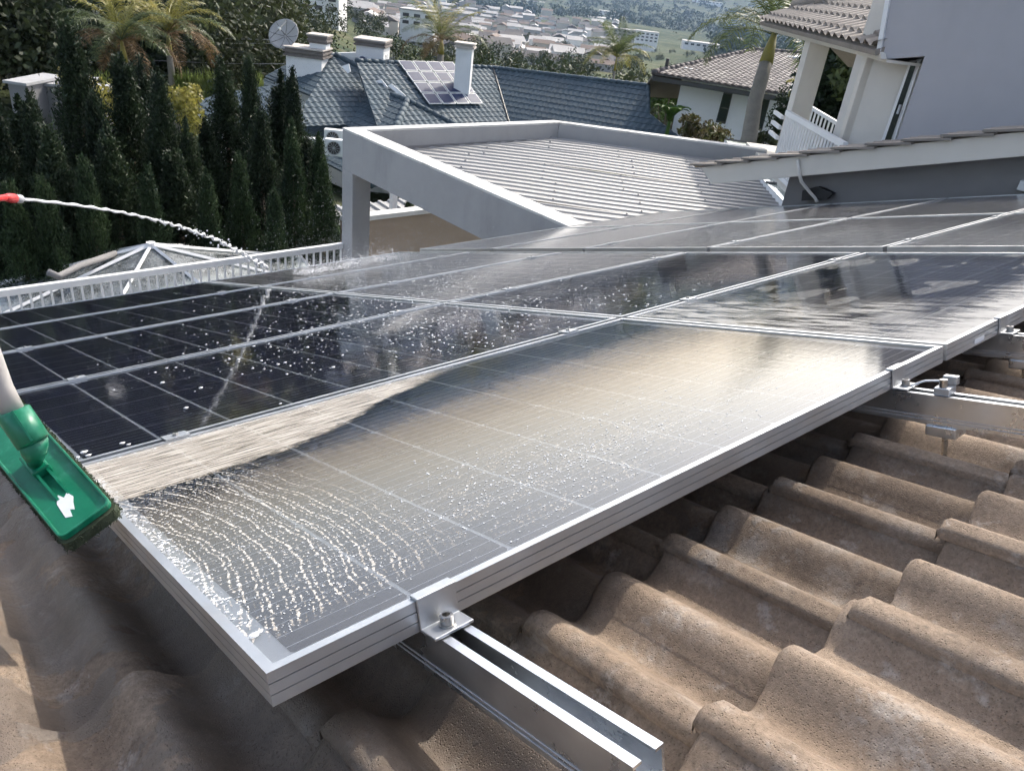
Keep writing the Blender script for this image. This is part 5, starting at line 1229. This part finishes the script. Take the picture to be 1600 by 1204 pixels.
for wi_ in range(3):
    for ri_ in range(3): hms[(wi_, ri_)] = house_meshes(9 + 2.5 * wi_, 7 + ri_, 3.4 + 2.6 * ((wi_ + ri_) % 2))
colw = ['white walled', 'cream walled', 'grey walled']; colr = ['clay roofed', 'pale roofed', 'dark roofed']
placed = []; k = 0; tries = 0
while k < 290 and tries < 20000:
    tries += 1
    px = rg.uniform(560, 960); py = rg.uniform(14, 112)
    # the built-up belt descends from upper left to lower right
    cy = 30 + (px - 600) * .12
    if abs(py - cy - 12) > 44 - .03 * abs(px - 780): continue
    v = rayv(px, py)
    # march the ray to the terrain
    ds = np.geomspace(120, 2400, 90); pts = C + np.outer(ds, v); gz_ = terr(pts[:, 0], pts[:, 1]); hit = np.where(pts[:, 2] < gz_)[0]
    if len(hit) == 0: continue
    p = pts[hit[0]]; r = np.hypot(p[0], p[1])
    if r < 330: continue
    if any((p[0] - q[0]) ** 2 + (p[1] - q[1]) ** 2 < 12 ** 2 for q in placed): continue
    placed.append(p); key = (int(rg.integers(3)), int(rg.integers(3))); wl, rf_, wn_ = hms[key]
    reg = ('near' if r < 420 else ('middle' if r < 800 else 'far')) + ' ' + ('left' if px < 690 else ('central' if px < 820 else 'right'))
    z = float(terr(p[0], p[1])); t_ = thing('town_house', f'small {colw[key[0]]} {colr[key[1]]} house in the {reg} part of the valley town', 'house', (p[0], p[1], z), f'{colw[key[0]]} {colr[key[1]]} houses of the valley town')
    t_.rotation_euler = (0, 0, rg.choice([-.75, .8, -.6, 2.4]) + rg.normal(0, .12)); s = rg.uniform(.62, .9) * (1 + r / 1500); t_.scale = (s, s, s)
    mw = wl if wl.materials else wl; link('wall', wl, hm[key[0]], t_); link('roof', rf_, rm[key[1]], t_)
    if r < 420:
        for w_ in wn_: link('window', w_, M_dark, t_)
    k += 1
# larger blocks: bright sheds, white flats
def far_block(px, py, d, w, dep, h, label, mat, storeys=0, cols=0, rz=-.78, cat='building'):
    c = at(px, py, d); t_ = thing('far_building', label, cat, (c[0], c[1], c[2] - h * .2)); t_.rotation_euler = (0, 0, rz)
    link('wall', MB().box((-w / 2, -dep / 2, -h), (w / 2, dep / 2, h * .8)).mesh('wall'), mat, t_)
    link('roof', MB().box((-w / 2 - .4, -dep / 2 - .4, h * .8 + .004), (w / 2 + .4, dep / 2 + .4, h * .8 + .5)).mesh('roof'), rm[1], t_)
    for i in range(storeys):
        for j in range(cols):
            x = -w / 2 + (j + .5) * w / cols; z = -h * .1 + (i + .25) * h * .85 / storeys
            link('window', MB().box((x - w / cols * .28, -dep / 2 - .12, z), (x + w / cols * .28, -dep / 2 - .004, z + h * .4 / storeys)).mesh('window'), M_dark, t_)
far_block(1010, 60, 900, 26, 14, 12, 'white three storey block standing alone before the far forest', hm[0], 3, 5)
far_block(968, 52, 1000, 40, 14, 9, 'long low pale block left of the white three storey block', hm[2], 2, 7)
far_block(1094, 71, 900, 42, 20, 5, 'long white shed roof right of the white block', hm[0], 1, 6)
far_block(936, 30, 1900, 80, 60, 6, 'bright white industrial roof in the far forest clearing', hm[0], 1, 6)
far_block(950, 20, 2100, 50, 40, 6, 'smaller bright roof behind the industrial roof', hm[0], 1, 5)
far_block(835, 4, 2600, 70, 40, 6, 'pale roof at the top edge above the town', hm[0], 1, 5)
far_block(1105, 4, 3200, 120, 60, 8, 'bright roofs on the far hill beside the palm', hm[0], 1, 8)
far_block(505, 8, 230, 12, 9, 6, 'white house high on the hillside left of the town', hm[0], 2, 3)
far_block(655, 33, 300, 13, 10, 6, 'white house with dark roof at the edge of the grass slope', hm[0], 2, 3)
far_block(155, 18, 140, 12, 8, 4, 'low brown roofed house among the trees at the top left', hm[1], 1, 3)
far_block(215, 8, 170, 12, 8, 4, 'second low house among the trees at the top left', hm[1], 1, 3)

# overhead cables
for k, (p0, p1, sag, lab) in enumerate((((-60, 18), (440, 62), 1.0, 'upper overhead cable crossing behind the palms'), ((-60, 26), (440, 68), 1.1, 'second overhead cable just below the upper one'), ((-60, 66), (445, 100), .8, 'low overhead cable behind the cypress tips'))):
    a, b = at(*p0, 40), at(*p1, 44); pts = [a + (b - a) * s - EZ * sag * 4 * s * (1 - s) * .35 for s in np.linspace(0, 1, 16)]
    tag(MB().tube(pts, .018, 5).build('overhead_cable', M_cable), lab, 'cable')

# ------------------------------------------------------------------ haze
hz_ = MB().box((-6000, -6000, -420), (6000, 6000, 14)).build('haze', None); tag(hz_, 'pale blue haze filling the valley', kind='stuff')
m = bpy.data.materials.new('haze'); m.use_nodes = True; nt = m.node_tree
for n_ in list(nt.nodes): nt.nodes.remove(n_)
o_ = nt.nodes.new('ShaderNodeOutputMaterial'); pv_ = nt.nodes.new('ShaderNodeVolumePrincipled'); pv_.inputs['Color'].default_value = (.50, .70, 1.0, 1); pv_.inputs['Density'].default_value = .00008; pv_.inputs['Anisotropy'].default_value = 0.0
nt.links.new(pv_.outputs[0], o_.inputs['Volume']); hz_.data.materials.append(m)
for o in bpy.data.objects:
    if '_loc' in o: del o['_loc']
